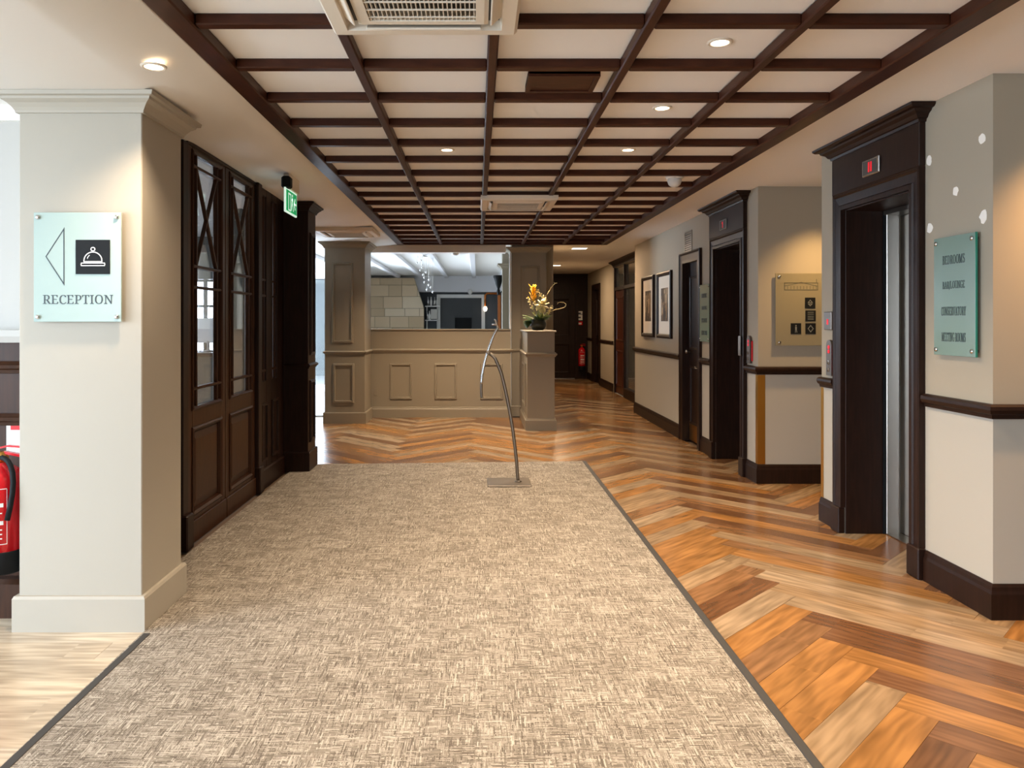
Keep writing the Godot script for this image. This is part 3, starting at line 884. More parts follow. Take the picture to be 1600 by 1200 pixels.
func extinguisher(label: String, at: Vector3, r: float, h: float) -> Node3D:
	var t := thing("fire_extinguisher", label, "fire extinguisher", at)
	var st := mb(); lathe(st, [Vector2(r, 0.10), Vector2(r, h * 0.8), Vector2(r * 0.93, h * 0.87), Vector2(r * 0.7, h * 0.94), Vector2(r * 0.34, h * 0.985), Vector2(r * 0.3, h)], Vector3.ZERO, 28); part("cylinder", st, M.red, t)
	st = mb(); lathe(st, [Vector2(r * 0.96, 0.0), Vector2(r * 1.03, 0.006), Vector2(r * 1.03, 0.098), Vector2(r, 0.104)], Vector3.ZERO, 28); part("foot_ring", st, M.black, t)
	st = mb(); lathe(st, [Vector2(r * 0.28, h), Vector2(r * 0.3, h + 0.03), Vector2(r * 0.2, h + 0.05)], Vector3.ZERO, 16); part("valve", st, M.brass, t)
	st = mb()
	sweep(st, [Vector3(-r * 0.5, h + 0.035, 0), Vector3(r * 0.2, h + 0.045, 0), Vector3(r * 1.0, h + 0.03, 0)], Vector3.BACK, [Vector2(-0.006, -0.012), Vector2(0.006, -0.012), Vector2(0.006, 0.012), Vector2(-0.006, 0.012)])
	sweep(st, [Vector3(-r * 0.4, h + 0.06, 0), Vector3(r * 0.3, h + 0.075, 0), Vector3(r * 1.0, h + 0.07, 0)], Vector3.BACK, [Vector2(-0.004, -0.01), Vector2(0.004, -0.01), Vector2(0.004, 0.01), Vector2(-0.004, 0.01)])
	part("lever", st, M.red, t)
	st = mb()
	var pts := []
	for k in 9:
		var a := lerpf(0.0, 1.0, k / 8.0)
		pts.append(Vector3(r * (0.4 + 1.0 * sin(a * 2.3)) * 0.75, h + 0.03 - a * a * h * 0.55, r * 0.55 + a * r * 0.45))
	tube(st, pts, r * 0.13, 8); part("hose", st, M.black, t)
	# label on the front: thin curved plate with white rules
	st = mb()
	for y in [h * 0.28, h * 0.78]:
		arc_plate(st, r, -0.75, 0.75, y, y + h * 0.006)
	for y in [h * 0.62, h * 0.46]:
		arc_plate(st, r, -0.5, 0.6, y, y + h * 0.035)
	for y in [h * 0.56, h * 0.41, h * 0.37, h * 0.33]:
		arc_plate(st, r, -0.55, 0.55, y, y + h * 0.01)
	for a in [-0.75, 0.74]:
		arc_plate(st, r, a, a + 0.02, h * 0.28, h * 0.78)
	part("label_print", st, M.white, t)
	return t

func arc_plate(st: SurfaceTool, r: float, a0: float, a1: float, y0: float, y1: float) -> void:
	var rings := []
	var n := maxi(1, int(ceil((a1 - a0) / 0.12)))
	for k in n + 1:
		var a := lerpf(a0, a1, float(k) / n)
		var d := Vector3(sin(a), 0, cos(a))
		rings.append(PackedVector3Array([d * (r + 0.0002) + Vector3(0, y0, 0), d * (r + 0.0012) + Vector3(0, y0, 0), d * (r + 0.0012) + Vector3(0, y1, 0), d * (r + 0.0002) + Vector3(0, y1, 0)]))
	loft(st, rings)

# ---------------------------------------------------------------- half wall
func build_partition() -> void:
	var fc := column("taupe panelled column at the far left end of the half wall", -2.10, -1.547, 10.55, 11.15, M.taupe, 2.494, 0.155, 0.02, 1.0, 0.975, 2.494)
	panel_frame(fc, Vector3(-0.03, 1.66, 0.30), Vector3.RIGHT, Vector3.BACK, 0.29, 1.10, M.taupe)
	panel_frame(fc, Vector3(-0.015, 0.555, 0.30), Vector3.RIGHT, Vector3.BACK, 0.29, 0.54, M.taupe)
	var rc := column("taupe column behind the flower pedestal at the right end of the half wall", 0.50, 1.02, 11.34, 11.75, M.taupe, 2.50, 0.155, 0.02, 1.0, 0.975)
	panel_frame(rc, Vector3(0.02, 1.72, 0.205), Vector3.RIGHT, Vector3.BACK, 0.28, 1.0, M.taupe)
	var hw := thing("half_wall", "taupe panelled half wall below the opening into the bar", "half wall", P(-0.53, 0, 11.3))
	var st := mb(); box(st, Vector3(-1.30, 0, -0.10), Vector3(1.02, 1.27, 0.08)); part("body", st, M.taupe, hw)
	st = mb(); box(st, Vector3(-1.30, 1.27, -0.12), Vector3(1.02, 1.292, 0.10), 0.006); part("sill", st, M.taupe, hw)
	st = mb(); sweep(st, [Vector3(-1.01, 0.975, 0.08), Vector3(1.02, 0.975, 0.08)], Vector3.UP, DADO); part("dado_rail", st, M.taupe, hw)
	st = mb(); sweep(st, [Vector3(-1.01, 0, 0.08), Vector3(1.02, 0, 0.08)], Vector3.UP, [Vector2(0, 0), Vector2(0.02, 0), Vector2(0.02, 0.12), Vector2(0.012, 0.135), Vector2(0.01, 0.15), Vector2(0, 0.155)]); part("baseboard", st, M.taupe, hw)
	for x in [-1.118, -0.462, 0.205]:
		panel_frame(hw, Vector3(x + 0.53, 0.53, 0.08), Vector3.RIGHT, Vector3.BACK, 0.325, 0.525, M.taupe)
	st = mb(); box(st, Vector3(-0.98, 0.32, 0.08), Vector3(-0.93, 0.40, 0.086), 0.002); part("socket", st, M.taupe, hw)
	st = mb(); box(st, Vector3(1.0, 1.2925, -0.06), Vector3(1.025, 2.41, 0.02), 0.004); part("white_end_trim", st, M.paint_pale, hw)
	# pedestal
	var p := thing("pedestal", "taupe square pedestal carrying the flower arrangement", "pedestal", P(0.819, 0, 10.62))
	var a := 0.177; var b := 0.72
	st = mb(); box(st, Vector3(-a, 0, -0.6), Vector3(a, 1.26, b), 0.004); part("body", st, M.taupe, p)
	var u := func(y: float, prof: Array) -> SurfaceTool:
		var s := mb(); sweep(s, [Vector3(-a, y, -0.55), Vector3(-a, y, b), Vector3(a, y, b), Vector3(a, y, -0.55)], Vector3.UP, prof.map(func(v): return Vector2(v.x, v.y))); return s
	part("plinth", u.call(0.0, [Vector2(0, 0), Vector2(0.026, 0), Vector2(0.026, 0.125), Vector2(0.014, 0.14), Vector2(0.01, 0.155), Vector2(0, 0.155)]), M.taupe, p)
	part("dado_rail", u.call(0.972, DADO), M.taupe, p)
	st = mb(); box(st, Vector3(-a - 0.022, 1.26, -0.6), Vector3(a + 0.022, 1.285, b + 0.022), 0.008); part("top", st, M.taupe, p)
	panel_frame(p, Vector3(-a, 0.56, 0.15), Vector3(0, 0, 1), Vector3(-1, 0, 0), 0.7, 0.56, M.taupe)
	flowers(P(0.80, 1.285, 10.12))

func petal(st: SurfaceTool, c: Vector3, dir: Vector3, l: float, w: float, curl := 0.3) -> void:
	var d := dir.normalized()
	var s := d.cross(Vector3(0.2, 0.9, 0.3)).normalized()
	var n := s.cross(d)
	var rings := []
	for k in 6:
		var t := k / 5.0
		var hw := w * sin(PI * (0.12 + 0.83 * t)) * 0.5 + 0.0006
		var o := c + d * l * t + n * curl * l * t * t
		rings.append(PackedVector3Array([o - s * hw, o + n * 0.0012, o + s * hw, o - n * 0.0012]))
	loft(st, rings, false, true)

func flowers(at: Vector3) -> void:
	var pot := thing("flower_pot", "round dark glazed pot holding flowers on the taupe pedestal", "pot", at)
	var st := mb(); lathe(st, [Vector2(0.06, 0), Vector2(0.082, 0.012), Vector2(0.108, 0.06), Vector2(0.11, 0.09), Vector2(0.088, 0.13), Vector2(0.078, 0.155), Vector2(0.07, 0.155), Vector2(0.078, 0.12), Vector2(0.02, 0.11)], Vector3.ZERO, 28); part("bowl", st, M.pot, pot)
	var t := thing("flower_arrangement", "yellow and cream flower arrangement with curling twigs in the dark pot", "flowers", at + Vector3(0, 0.12, 0))
	var r := RandomNumberGenerator.new(); r.seed = 12
	# px relative: one photo pixel here is 0.00843 m; (841, 496) is the pot mouth
	var q := func(x: float, y: float, z := 0.0) -> Vector3: return Vector3((x - 841.5) * 0.00843, (499.5 - y) * 0.00843, z)
	st = mb()
	for k in 40:
		var y: float = lerpf(470, 446, k / 39.0)
		var a := k * 2.4
		petal(st, q.call(833.5 + sin(k * 1.3) * 1.5, y), Vector3(cos(a), 0.35 + 0.5 * absf(sin(k * 0.9)), sin(a)), lerpf(0.085, 0.055, k / 39.0) * (0.8 + 0.35 * absf(sin(k * 1.7))), 0.026, 0.3)
	part("yellow_spike", st, M.petal_yellow, t)
	st = mb(); tube(st, [q.call(838, 500), q.call(835, 485), q.call(833.5, 444)], 0.004, 8); part("stem", st, M.leaf, t)
	# large cream rose
	st = mb()
	for ring in 4:
		for k in 5 + ring:
			var a := TAU * k / (5 + ring) + ring * 0.7
			var out := 0.25 + ring * 0.42
			petal(st, q.call(847.5, 475, 0.05) + Vector3(cos(a) * 0.006 * ring, sin(a) * 0.006 * ring, 0), Vector3(cos(a) * out, sin(a) * out, 1.1 - 0.28 * ring), 0.04 + 0.013 * ring, 0.036 + 0.012 * ring, -0.25)
	part("cream_rose", st, M.petal_cream, t)
	for c in [[859, 483, 0.02], [841, 453, 0.0], [845, 459, 0.02], [836, 471, 0.03], [862, 478, 0.0], [832, 478, 0.02], [828, 468, 0.0], [857, 486, 0.05], [850, 462, 0.0], [840, 480, 0.06], [853, 466, 0.03]]:
		st = mb()
		for k in 6:
			var a: float = TAU * k / 6 + c[0]
			petal(st, q.call(c[0], c[1], c[2]), Vector3(cos(a), sin(a) * 0.9, 0.5), 0.036, 0.026, 0.2)
		part("small_bloom", st, M.petal_cream, t)
		st = mb(); tube(st, [q.call(842, 500), q.call((c[0] + 842) / 2 + 1, (c[1] + 500) / 2), q.call(c[0], c[1], c[2])], 0.0025, 6); part("stem", st, M.leaf_light, t)
	# curling twigs
	for tw in [[[848, 498], [850, 470], [855, 458], [862, 447], [868, 440], [871, 440]], [[846, 498], [858, 486], [866, 482], [876, 480], [884, 477], [885, 473], [880, 469.5], [873, 470], [871, 473]], [[838, 498], [834, 480], [828, 470], [824, 463]]]:
		st = mb()
		var cv := Curve3D.new()
		for i in tw.size():
			var p: Vector3 = q.call(tw[i][0], tw[i][1], 0.02)
			var a: Vector3 = q.call(tw[maxi(i - 1, 0)][0], tw[maxi(i - 1, 0)][1], 0.02); var b: Vector3 = q.call(tw[mini(i + 1, tw.size() - 1)][0], tw[mini(i + 1, tw.size() - 1)][1], 0.02)
			cv.add_point(p, -(b - a) / 6, (b - a) / 6)
		var pts := []
		var rad := []
		for k in 25:
			pts.append(cv.sample_baked(cv.get_baked_length() * k / 24.0)); rad.append(lerpf(0.006, 0.0028, k / 24.0))
		tube(st, pts, rad, 7)
		for k in range(8, 25, 3):
			petal(st, pts[k], Vector3(sin(k * 2.1), cos(k * 1.7), 0.4), 0.022, 0.012, 0.2)
		part("twig", st, M.twig, t)
	# leaves
	st = mb()
	for k in 34:
		var a := k * 2.399
		petal(st, Vector3(cos(a) * 0.03, 0.0, sin(a) * 0.03), Vector3(cos(a), 0.5 + 0.6 * r.randf(), sin(a)), 0.11 + 0.09 * r.randf(), 0.055, -0.35)
	part("foliage", st, M.leaf, t)
	st = mb()
	for k in 9:
		petal(st, Vector3(-0.06, -0.01 + 0.004 * k, 0.02), Vector3(-1.0, 0.5 - 0.28 * k * 0.5, 0.3 + 0.1 * (k % 3)), 0.13, 0.05, -0.5)
	part("trailing_leaves", st, M.leaf, t)
	st = mb()
	for k in 16:
		var a := k * 0.9
		petal(st, Vector3(-0.05 + 0.009 * k, 0.02, 0.03), Vector3(0.6 * cos(a) + 0.3, 0.8, 0.5 * sin(a)), 0.12, 0.026, -0.3)
	part("pale_leaves", st, M.leaf_light, t)

# ---------------------------------------------------------------- bar beyond
func build_bar() -> void:
	var st: SurfaceTool
	# white ceiling joists running away, and the bulkhead above the dark wall
	var jl := ["white ceiling joist beyond the half wall, leftmost over the stone wall", "white ceiling joist beyond the half wall, second from the left", "white ceiling joist in the bar meeting the stone wall shoulder", "white ceiling joist in the bar right of the crystal drops", "white ceiling joist in the bar above the white spotlight", "white ceiling joist in the bar over the slim pillar"]
	var ji := -1
	for x in [-2.85, -1.99, -1.40, -0.78, -0.088, 0.6]:
		ji += 1
		st = mb(); box(st, P(x - 0.05, 2.50, 11.46), P(x + 0.05, CEIL - 0.001, 19.4), 0.006)
		solo("ceiling_joist", st, M.cool_white, jl[ji], "joist", Vector3.ZERO, Basis(), "white bar ceiling joists")
	st = mb(); box(st, P(-2.85, 2.16, 19.6), P(1.03, CEIL - 0.001, 19.99))
	struct("trim_3", st, M.cool_white, "white bulkhead over the dark bar wall", "bulkhead")
	st = mb(); box(st, P(-2.95, 0, 16.13), P(-2.83, CEIL, 19.9))
	struct("wall_bar_left", st, M.cool_white, "white wall at the left of the bar", "wall")
	# stone wall with sloping shoulder
	var sw := thing("stone_wall", "pale stone block wall with sloping right shoulder in the bar", "stone wall", P(-2.1, 0, 19.3))
	var outline := PackedVector2Array([Vector2(-0.72, 0.0), Vector2(0.75, 0.0), Vector2(0.75, 1.75), Vector2(0.5, 2.5), Vector2(-0.72, 2.5)])
	st = mb(); prism(st, outline, -0.2, 0.0); part("mortar_bed", st, M.mortar, sw)
	var ys := [0.02, 0.3, 0.6, 0.95, 1.25, 1.53, 1.73, 2.03, 2.32, 2.5]
	var r := RandomNumberGenerator.new(); r.seed = 31
	for i in ys.size() - 1:
		var x := -0.72 - r.randf() * 0.3
		while x < 0.75:
			var w := r.randf_range(0.28, 0.55)
			var pl := PackedVector2Array([Vector2(x + 0.006, ys[i] + 0.006), Vector2(x + w - 0.006, ys[i] + 0.006), Vector2(x + w - 0.006, ys[i + 1] - 0.006), Vector2(x + 0.006, ys[i + 1] - 0.006)])
			for pc in Geometry2D.intersect_polygons(pl, outline):
				if pc.size() > 2:
					st = mb(); prism(st, pc, -0.002, 0.012 + r.randf() * 0.014); part("stone_block", st, [M.stone_a, M.stone_b, M.stone_c][r.randi() % 3], sw)
			x += w
	# white framed dark alcove
	var fr := thing("menu_board", "white frame around a dark grey panel on the bar wall", "framed panel", P(-0.43, 0, 19.98))
	st = mb(); sweep(st, [Vector3(-0.57, 0, 0.001), Vector3(-0.57, 2.05, 0.001), Vector3(0.57, 2.05, 0.001), Vector3(0.57, 0, 0.001)], Vector3.BACK, [Vector2(-0.055, 0), Vector2(0.035, 0), Vector2(0.035, 0.05), Vector2(-0.055, 0.05)]); part("frame", st, M.white, fr)
	st = mb(); box(st, Vector3(-0.53, 0, 0.001), Vector3(0.53, 2.0, 0.012)); part("dark_panel", st, M.slate_dark, fr)
	st = mb(); box(st, Vector3(-0.15, 0.9, 0.012), Vector3(0.28, 1.5, 0.05), 0.01); part("black_screen", st, M.black, fr)
	# shelves with glassware
	var sh := thing("bar_shelf", "white bar shelves with bottles between stone wall and framed panel", "shelves", P(-1.17, 0, 19.75))
	for y in [1.1, 1.42, 1.78]:
		st = mb(); box(st, Vector3(-0.17, y, -0.12), Vector3(0.19, y + 0.025, 0.12), 0.004); part("shelf_board", st, M.white, sh)
	st = mb(); box(st, Vector3(-0.15, 0, -0.12), Vector3(-0.12, 1.8, -0.09)); part("upright", st, M.white, sh)
	st = mb(); box(st, Vector3(0.15, 0, -0.12), Vector3(0.18, 1.8, -0.09)); part("upright", st, M.white, sh)
	st = mb(); box(st, Vector3(-0.03, 1.46, 0.0), Vector3(0.14, 1.72, 0.03), 0.004); part("pale_card", st, M.paint_pale, sh)
	for k in 6:
		st = mb(); lathe(st, [Vector2(0.03, 0), Vector2(0.032, 0.12), Vector2(0.014, 0.17), Vector2(0.013, 0.23), Vector2(0.0, 0.231)], Vector3.ZERO, 12)
		var sp: Array = [[-0.10, 1.805], [-0.02, 1.805], [0.07, 1.805], [0.14, 1.805], [-0.12, 1.445], [-0.06, 1.445]][k]
		solo("bottle", st, M.white if k % 2 else M.chrome, ["leftmost chrome bottle on the top bar shelf", "second bottle from the left on the top bar shelf, white", "third bottle from the left on the top bar shelf, chrome", "rightmost white bottle on the top bar shelf", "chrome bottle on the middle bar shelf at the left end", "white bottle on the middle bar shelf beside the pale card"][k], "bottle", P(-1.17 + sp[0], sp[1], 19.7), Basis(), "bottles on the bar shelves")
	# copper pipe frame and lantern
	var cf := thing("copper_lamp", "copper pipe lamp bracket on the bar wall beside the inner pillar", "lamp", P(0.35, 1.36, 19.7))
	st = mb(); tube(st, [Vector3(-0.15, 0.42, 0), Vector3(-0.15, 0.72, 0), Vector3(-0.1, 0.76, 0), Vector3(0.25, 0.76, 0)], 0.028, 10); part("pipe", st, M.copper, cf)
	st = mb(); box(st, Vector3(0.17, -0.5, -0.03), Vector3(0.25, 0.72, 0.03), 0.01); part("amber_post", st, M.painted_amber_glow, cf)
	st = mb(); blob(st, Vector3(-0.15, 0.37, 0), Vector3(0.05, 0.07, 0.05)); part("bulb", st, M.panel_glow, cf)
	column("slim taupe pillar inside the bar at the right end of the opening", 0.42, 0.62, 13.0, 13.3, M.taupe, 2.38, 0.15, 0.02, 1.0)
	var la := thing("wall_lantern", "black wall lantern on the inner bar pillar", "lantern", P(0.36, 2.02, 13.15))
	st = mb(); lathe(st, [Vector2(0.02, -0.16), Vector2(0.03, -0.1), Vector2(0.02, -0.06), Vector2(0.05, 0.02), Vector2(0.075, 0.12), Vector2(0.09, 0.14), Vector2(0.085, 0.17)], Vector3.ZERO, 14, false); part("body", st, M.black, la)
	st = mb(); tube(st, [Vector3(0.0, -0.1, 0), Vector3(0.03, -0.13, 0), Vector3(0.062, -0.1, 0)], 0.012, 8); part("bracket", st, M.black, la)
	# crystal drops
	var ch := thing("crystal_mobile", "string of hanging crystal drops glinting above the half wall", "pendant", P(-0.92, CEIL, 13.4))
	st = mb(); lathe(st, [Vector2(0.06, -0.03), Vector2(0.06, 0.0)], Vector3.ZERO, 16); part("ceiling_rose", st, M.chrome, ch)
	for k in 15:
		var p := Vector3(-0.12 + k * 0.016 + 0.05 * sin(k * 2.3), -0.05 - k * 0.043, 0.06 * cos(k * 1.9))
		st = mb()
		tube(st, [Vector3(p.x, -0.02, p.z), p], 0.0015, 4)
		part("wire", st, M.steel, ch)
		st = mb(); lathe(st, [Vector2(0.0, -0.03), Vector2(0.017, 0.0), Vector2(0.0, 0.022)], p, 6, false); part("crystal", st, M.chrome if k % 3 else M.white, ch)
	# spot on the bulkhead
	st = mb(); blob(st, Vector3.ZERO, Vector3(0.06, 0.07, 0.05)); solo("bar_spotlight", st, M.white, "small white spotlight on the bulkhead above the framed panel", "spotlight", P(-0.19, 2.16, 19.55))

# ---------------------------------------------------------------- right side
const RAIL := [Vector2(0, -0.035), Vector2(0.014, -0.033), Vector2(0.018, -0.015), Vector2(0.03, -0.008), Vector2(0.038, 0.01), Vector2(0.036, 0.026), Vector2(0.02, 0.035), Vector2(0, 0.036)]
const BASEB := [Vector2(0, 0), Vector2(0.022, 0), Vector2(0.022, 0.12), Vector2(0.016, 0.135), Vector2(0.014, 0.152), Vector2(0.006, 0.165), Vector2(0, 0.165)]

func run(pts: Array, y: float, prof: Array) -> SurfaceTool:
	# pts (x, d) with the hall on the left hand while walking away: outside is found from the first segment normal given by order
	var st := mb()
	var p3 := []
	for p in pts: p3.append(P(p[0], y, p[1]))
	sweep(st, p3, Vector3.DOWN, prof.map(func(v): return Vector2(v.x, -v.y)))
	return st

func build_right() -> void:
	var X := 2.43
	var up := mb(); var lo := mb()
	var piece := func(x0: float, x1: float, d0: float, d1: float, y0 := 0.0, y1 := CEIL) -> void:
		if y0 < 0.97:
			box(lo, P(x0, y0, d0), P(x1, minf(y1, 0.975), d1))
			if y1 > 0.97: box(up, P(x0, 0.975, d0), P(x1, y1, d1))
		else: box(up, P(x0, y0, d0), P(x1, y1, d1))
	# near pier with the first lift
	piece.call(X, 4.4, 3.62, 4.27); piece.call(X, 4.4, 5.08, 5.42); piece.call(2.84, 4.4, 4.27, 5.08)
	piece.call(X, 2.84, 4.27, 5.08, 2.14, CEIL)
	piece.call(4.2, 4.4, 5.42, 6.65)
	# second stretch
	piece.call(X, 4.4, 6.65, 7.03); piece.call(2.84, 4.4, 7.03, 7.83); piece.call(X, 2.84, 7.03, 7.83, 2.14, CEIL)
	piece.call(X, 4.4, 7.83, 8.42); piece.call(2.62, 4.4, 8.42, 9.05); piece.call(X, 2.62, 8.42, 9.05, 2.09, CEIL); piece.call(X, 4.4, 9.05, 11.85)
	struct("wall_right", up, M.paint_upper, "greige painted upper wall along the right side", "wall")
	struct("wall_right_lower", lo, M.lower_wall_tone, "paler lower wall below the right dado rail", "wall")
	# baseboards and dado rails (runs broken at the openings)
	var runs := [[[4.3, 3.62], [X, 3.62], [X, 4.15]], [[X, 5.20], [X, 5.42]], [[4.1, 6.65], [X, 6.65], [X, 6.91]], [[X, 7.95], [X, 8.31]], [[X, 9.16], [X, 11.85]]]
	var names := ["on the near right pier", "left of the nearer lift", "in the alcove between the lifts", "between the further lift and the brass plated door", "below the two framed pictures"]
	for i in runs.size():
		var n := "baseboard_right" if i == 0 else "baseboard_right_%d" % (i + 1)
		struct(n, run(runs[i], 0, BASEB), M.dark_wood, "dark timber baseboard " + names[i], "baseboard")
		struct("trim_%d" % (10 + i), run(runs[i], 0.975, RAIL), M.dark_wood, "dark timber dado rail " + names[i], "dado rail")
	# brass corner guards
	var st := mb(); sweep(st, [P(X + 0.06, 0.166, 6.649), P(X - 0.001, 0.166, 6.649), P(X - 0.001, 0.166, 6.70)], Vector3.DOWN, [Vector2(0, 0), Vector2(0.003, 0), Vector2(0.003, -0.772), Vector2(0, -0.772)])
	solo("corner_guard", st, M.brass, "brass corner guard on the alcove corner by the further lift", "corner guard")
	st = mb(); sweep(st, [P(X - 0.001, 0.166, 5.39), P(X - 0.001, 0.166, 5.421), P(X + 0.04, 0.166, 5.421)], Vector3.DOWN, [Vector2(0, 0), Vector2(0.003, 0), Vector2(0.003, -0.772), Vector2(0, -0.772)])
	solo("corner_guard", st, M.brass, "brass corner guard on the wall end left of the nearer lift", "corner guard")
	# lifts
	var l := lift("nearer lift doorway with dark timber surround and steel door on the right", P(X, 0, 4.675))
	dup(l, "lift_doorway", P(X, 0, 7.43), "further lift doorway with dark timber surround beyond the alcove")
	for k in 2:
		var ind := thing("floor_indicator", ["steel floor indicator with red bars over the nearer lift", "steel floor indicator with red digit over the further lift"][k], "indicator", P(X - 0.036, 2.34, [4.66, 7.46][k]), BR)
		st = mb(); box(st, Vector3(-0.1, -0.05, 0), Vector3(0.1, 0.05, 0.012), 0.004); part("plate", st, M.steel, ind)
		st = mb(); box(st, Vector3(-0.085, -0.04, 0.012), Vector3(0.075, 0.04, 0.0135)); part("display", st, M.plastic_dark, ind)
		st = mb()
		for x in ([-0.014, 0.014] if k == 0 else [0.0]): box(st, Vector3(x - 0.008, -0.03, 0.0135), Vector3(x + 0.008, 0.03, 0.0145))
		if k == 1: box(st, Vector3(-0.02, 0.012, 0.0135), Vector3(0.0, 0.026, 0.0145))
		part("red_digits", st, M.red_led, ind)
	# glass direction signs
	direction_sign("tall green glass sign listing bedrooms and lounge on the near right wall", P(X, 1.53, 3.872), ["BEDROOMS", "BAR/LOUNGE", "CONSERVATORY", "MEETING ROOMS"])
	direction_sign("smaller looking green glass sign between the further lift and dark door", P(X, 1.49, 8.13), ["BEDROOMS", "BAR/LOUNGE", "CONSERVATORY", "MEETING ROOMS"])
	# filler patches
	var i := 0
	for p in [[1535, 217, 0.028, "topmost white filler patch near the corner edge"], [1452, 251, 0.03, "white filler patch nearest the lift cornice"], [1493, 299, 0.026, "middle white filler patch of the five above the glass sign"], [1537, 338, 0.032, "white filler patch above the right corner of the glass sign"], [1453, 357, 0.03, "white filler patch above the left corner of the glass sign"]]:
		var D: float = X * FOCAL / (p[0] - VX)
		st = mb()
		var pl := PackedVector2Array()
		var r := RandomNumberGenerator.new(); r.seed = 100 + i
		for k in 12: pl.append(Vector2(cos(TAU * k / 12) * p[2] * r.randf_range(0.75, 1.15) * 0.9, sin(TAU * k / 12) * p[2] * r.randf_range(0.75, 1.15)))
		prism(st, pl, 0.0, 0.0015)
		solo("filler_patch", st, M.filler, p[3] + ", on the near right wall", "filler patch", P(X, EYE - (p[1] - VY) * D / FOCAL, D), BR)
		i += 1
	# call stations
	var cs := thing("lift_display", "small steel display with red digit left of the nearer lift", "display", P(X, 1.405, 5.29), BR)
	st = mb(); box(st, Vector3(-0.055, -0.062, 0), Vector3(0.055, 0.062, 0.02), 0.004); part("plate", st, M.gunmetal, cs)
	st = mb(); box(st, Vector3(-0.008, -0.026, 0.02), Vector3(0.014, 0.012, 0.0215)); part("red_digits", st, M.red_led, cs)
	call_panel("steel lift call panel with red lights left of the nearer lift", P(X, 1.15, 5.265))
	call_panel("steel lift call panel on the wall end right of the further lift", P(X, 1.15, 6.83))
	# plates on the near architrave of the further lift
	st = mb(); box(st, Vector3(-0.03, -0.09, 0), Vector3(0.03, 0.09, 0.012), 0.004); solo("steel_plate", st, M.steel, "narrow steel plate on the right surround of the further lift", "plate", P(X - 0.034, 1.18, 7.0), BR)
	# alcove glass sign
	var a := thing("notice_board", "smoked glass notice with black symbol tiles in the alcove between lifts", "notice", P(2.90, 1.505, 6.65))
	st = mb(); box(st, Vector3(-0.33, -0.312, 0.018), Vector3(0.33, 0.312, 0.027), 0.0015); part("glass_plate", st, M.smoked, a)
	for c in [[-1, -1], [1, -1], [1, 1], [-1, 1]]:
		st = mb(); lathe(st, [Vector2(0.008, 0.0), Vector2(0.008, 0.028), Vector2(0.012, 0.028), Vector2(0.012, 0.033), Vector2(0.0, 0.036)], Vector3(c[0] * 0.295, c[1] * 0.285, 0), 16, true, Vector3.BACK); part("standoff", st, M.chrome, a)
	var px := 6.62 / FOCAL
	var q := func(x: float, y: float) -> Vector2: return Vector2((x - VX) * px - 2.90, EYE - (y - VY) * px - 1.505)
	for k in 4:
		var c: Vector2 = [q.call(1266, 473.5), q.call(1266.7, 493.5), q.call(1266.7, 513.5), q.call(1243.8, 513.5)][k]
		st = mb(); box(st, Vector3(c.x - 0.045, c.y - 0.047, 0.0265), Vector3(c.x + 0.045, c.y + 0.047, 0.030), 0.001); var tl := part("symbol_tile", st, M.black, a)
		st = mb()
		if k == 0:
			line2(st, [c + Vector2(0, 0.026), c + Vector2(0.018, 0.004), c + Vector2(-0.018, 0.004)], 0.005, 0.030, 0.0308, true); line2(st, [c + Vector2(-0.016, -0.008), c + Vector2(0.016, -0.008), c + Vector2(0.0, -0.024)], 0.005, 0.030, 0.0308, true)
		elif k == 1:
			for y in [0.03, 0.014, -0.004, -0.018, -0.03]: line2(st, [c + Vector2(-0.026, y), c + Vector2(0.026, y)], 0.004, 0.030, 0.0308)
		elif k == 2:
			line2(st, [c + Vector2(0, 0.028), c + Vector2(0.022, 0), c + Vector2(0, -0.028), c + Vector2(-0.022, 0)], 0.006, 0.030, 0.0308, true)
		else:
			blob(st, Vector3(c.x, c.y + 0.026, 0.030), Vector3(0.006, 0.006, 0.001)); line2(st, [c + Vector2(0, 0.016), c + Vector2(0, -0.01)], 0.014, 0.030, 0.0308); line2(st, [c + Vector2(-0.004, -0.01), c + Vector2(-0.006, -0.034)], 0.005, 0.030, 0.0308); line2(st, [c + Vector2(0.004, -0.01), c + Vector2(0.008, -0.034)], 0.005, 0.030, 0.0308)
		part("symbol", st, M.icon_grey, tl)
	st = mb()
	line2(st, [q.call(1226, 442), q.call(1226, 453), q.call(1278, 453), q.call(1278, 442)], 0.006, 0.0272, 0.028, true)
	line2(st, [q.call(1226, 447), q.call(1240, 444), q.call(1252, 441), q.call(1264, 444), q.call(1277, 447)], 0.005, 0.0272, 0.028)
	for x in range(1231, 1277, 5): line2(st, [q.call(x, 452), q.call(x, 447)], 0.004, 0.0272, 0.028)
	line2(st, [q.call(1276, 442), q.call(1276, 436)], 0.006, 0.0272, 0.028)
	part("building_drawing", st, M.faint_ink, a)
	# dark door with brass plates
	door("door_1", "dark timber door with brass kick plate between the pictures and further lift", P(X, 0, 8.735), 0.315, 2.09)
	var v := thing("vent_grille", "small metal vent grille high on the wall above the brass plated door", "vent", P(X, 2.315, 8.84), BR)
	st = mb(); sweep(st, [Vector3(-0.15, -0.125, 0), Vector3(0.15, -0.125, 0), Vector3(0.15, 0.125, 0), Vector3(-0.15, 0.125, 0)], Vector3.BACK, [Vector2(-0.018, 0), Vector2(0, 0), Vector2(0, 0.008), Vector2(-0.018, 0.01)], true); part("frame", st, M.pewter, v)
	st = mb(); box(st, Vector3(-0.15, -0.125, 0), Vector3(0.15, 0.125, 0.002)); part("backing", st, M.plastic_dark, v)
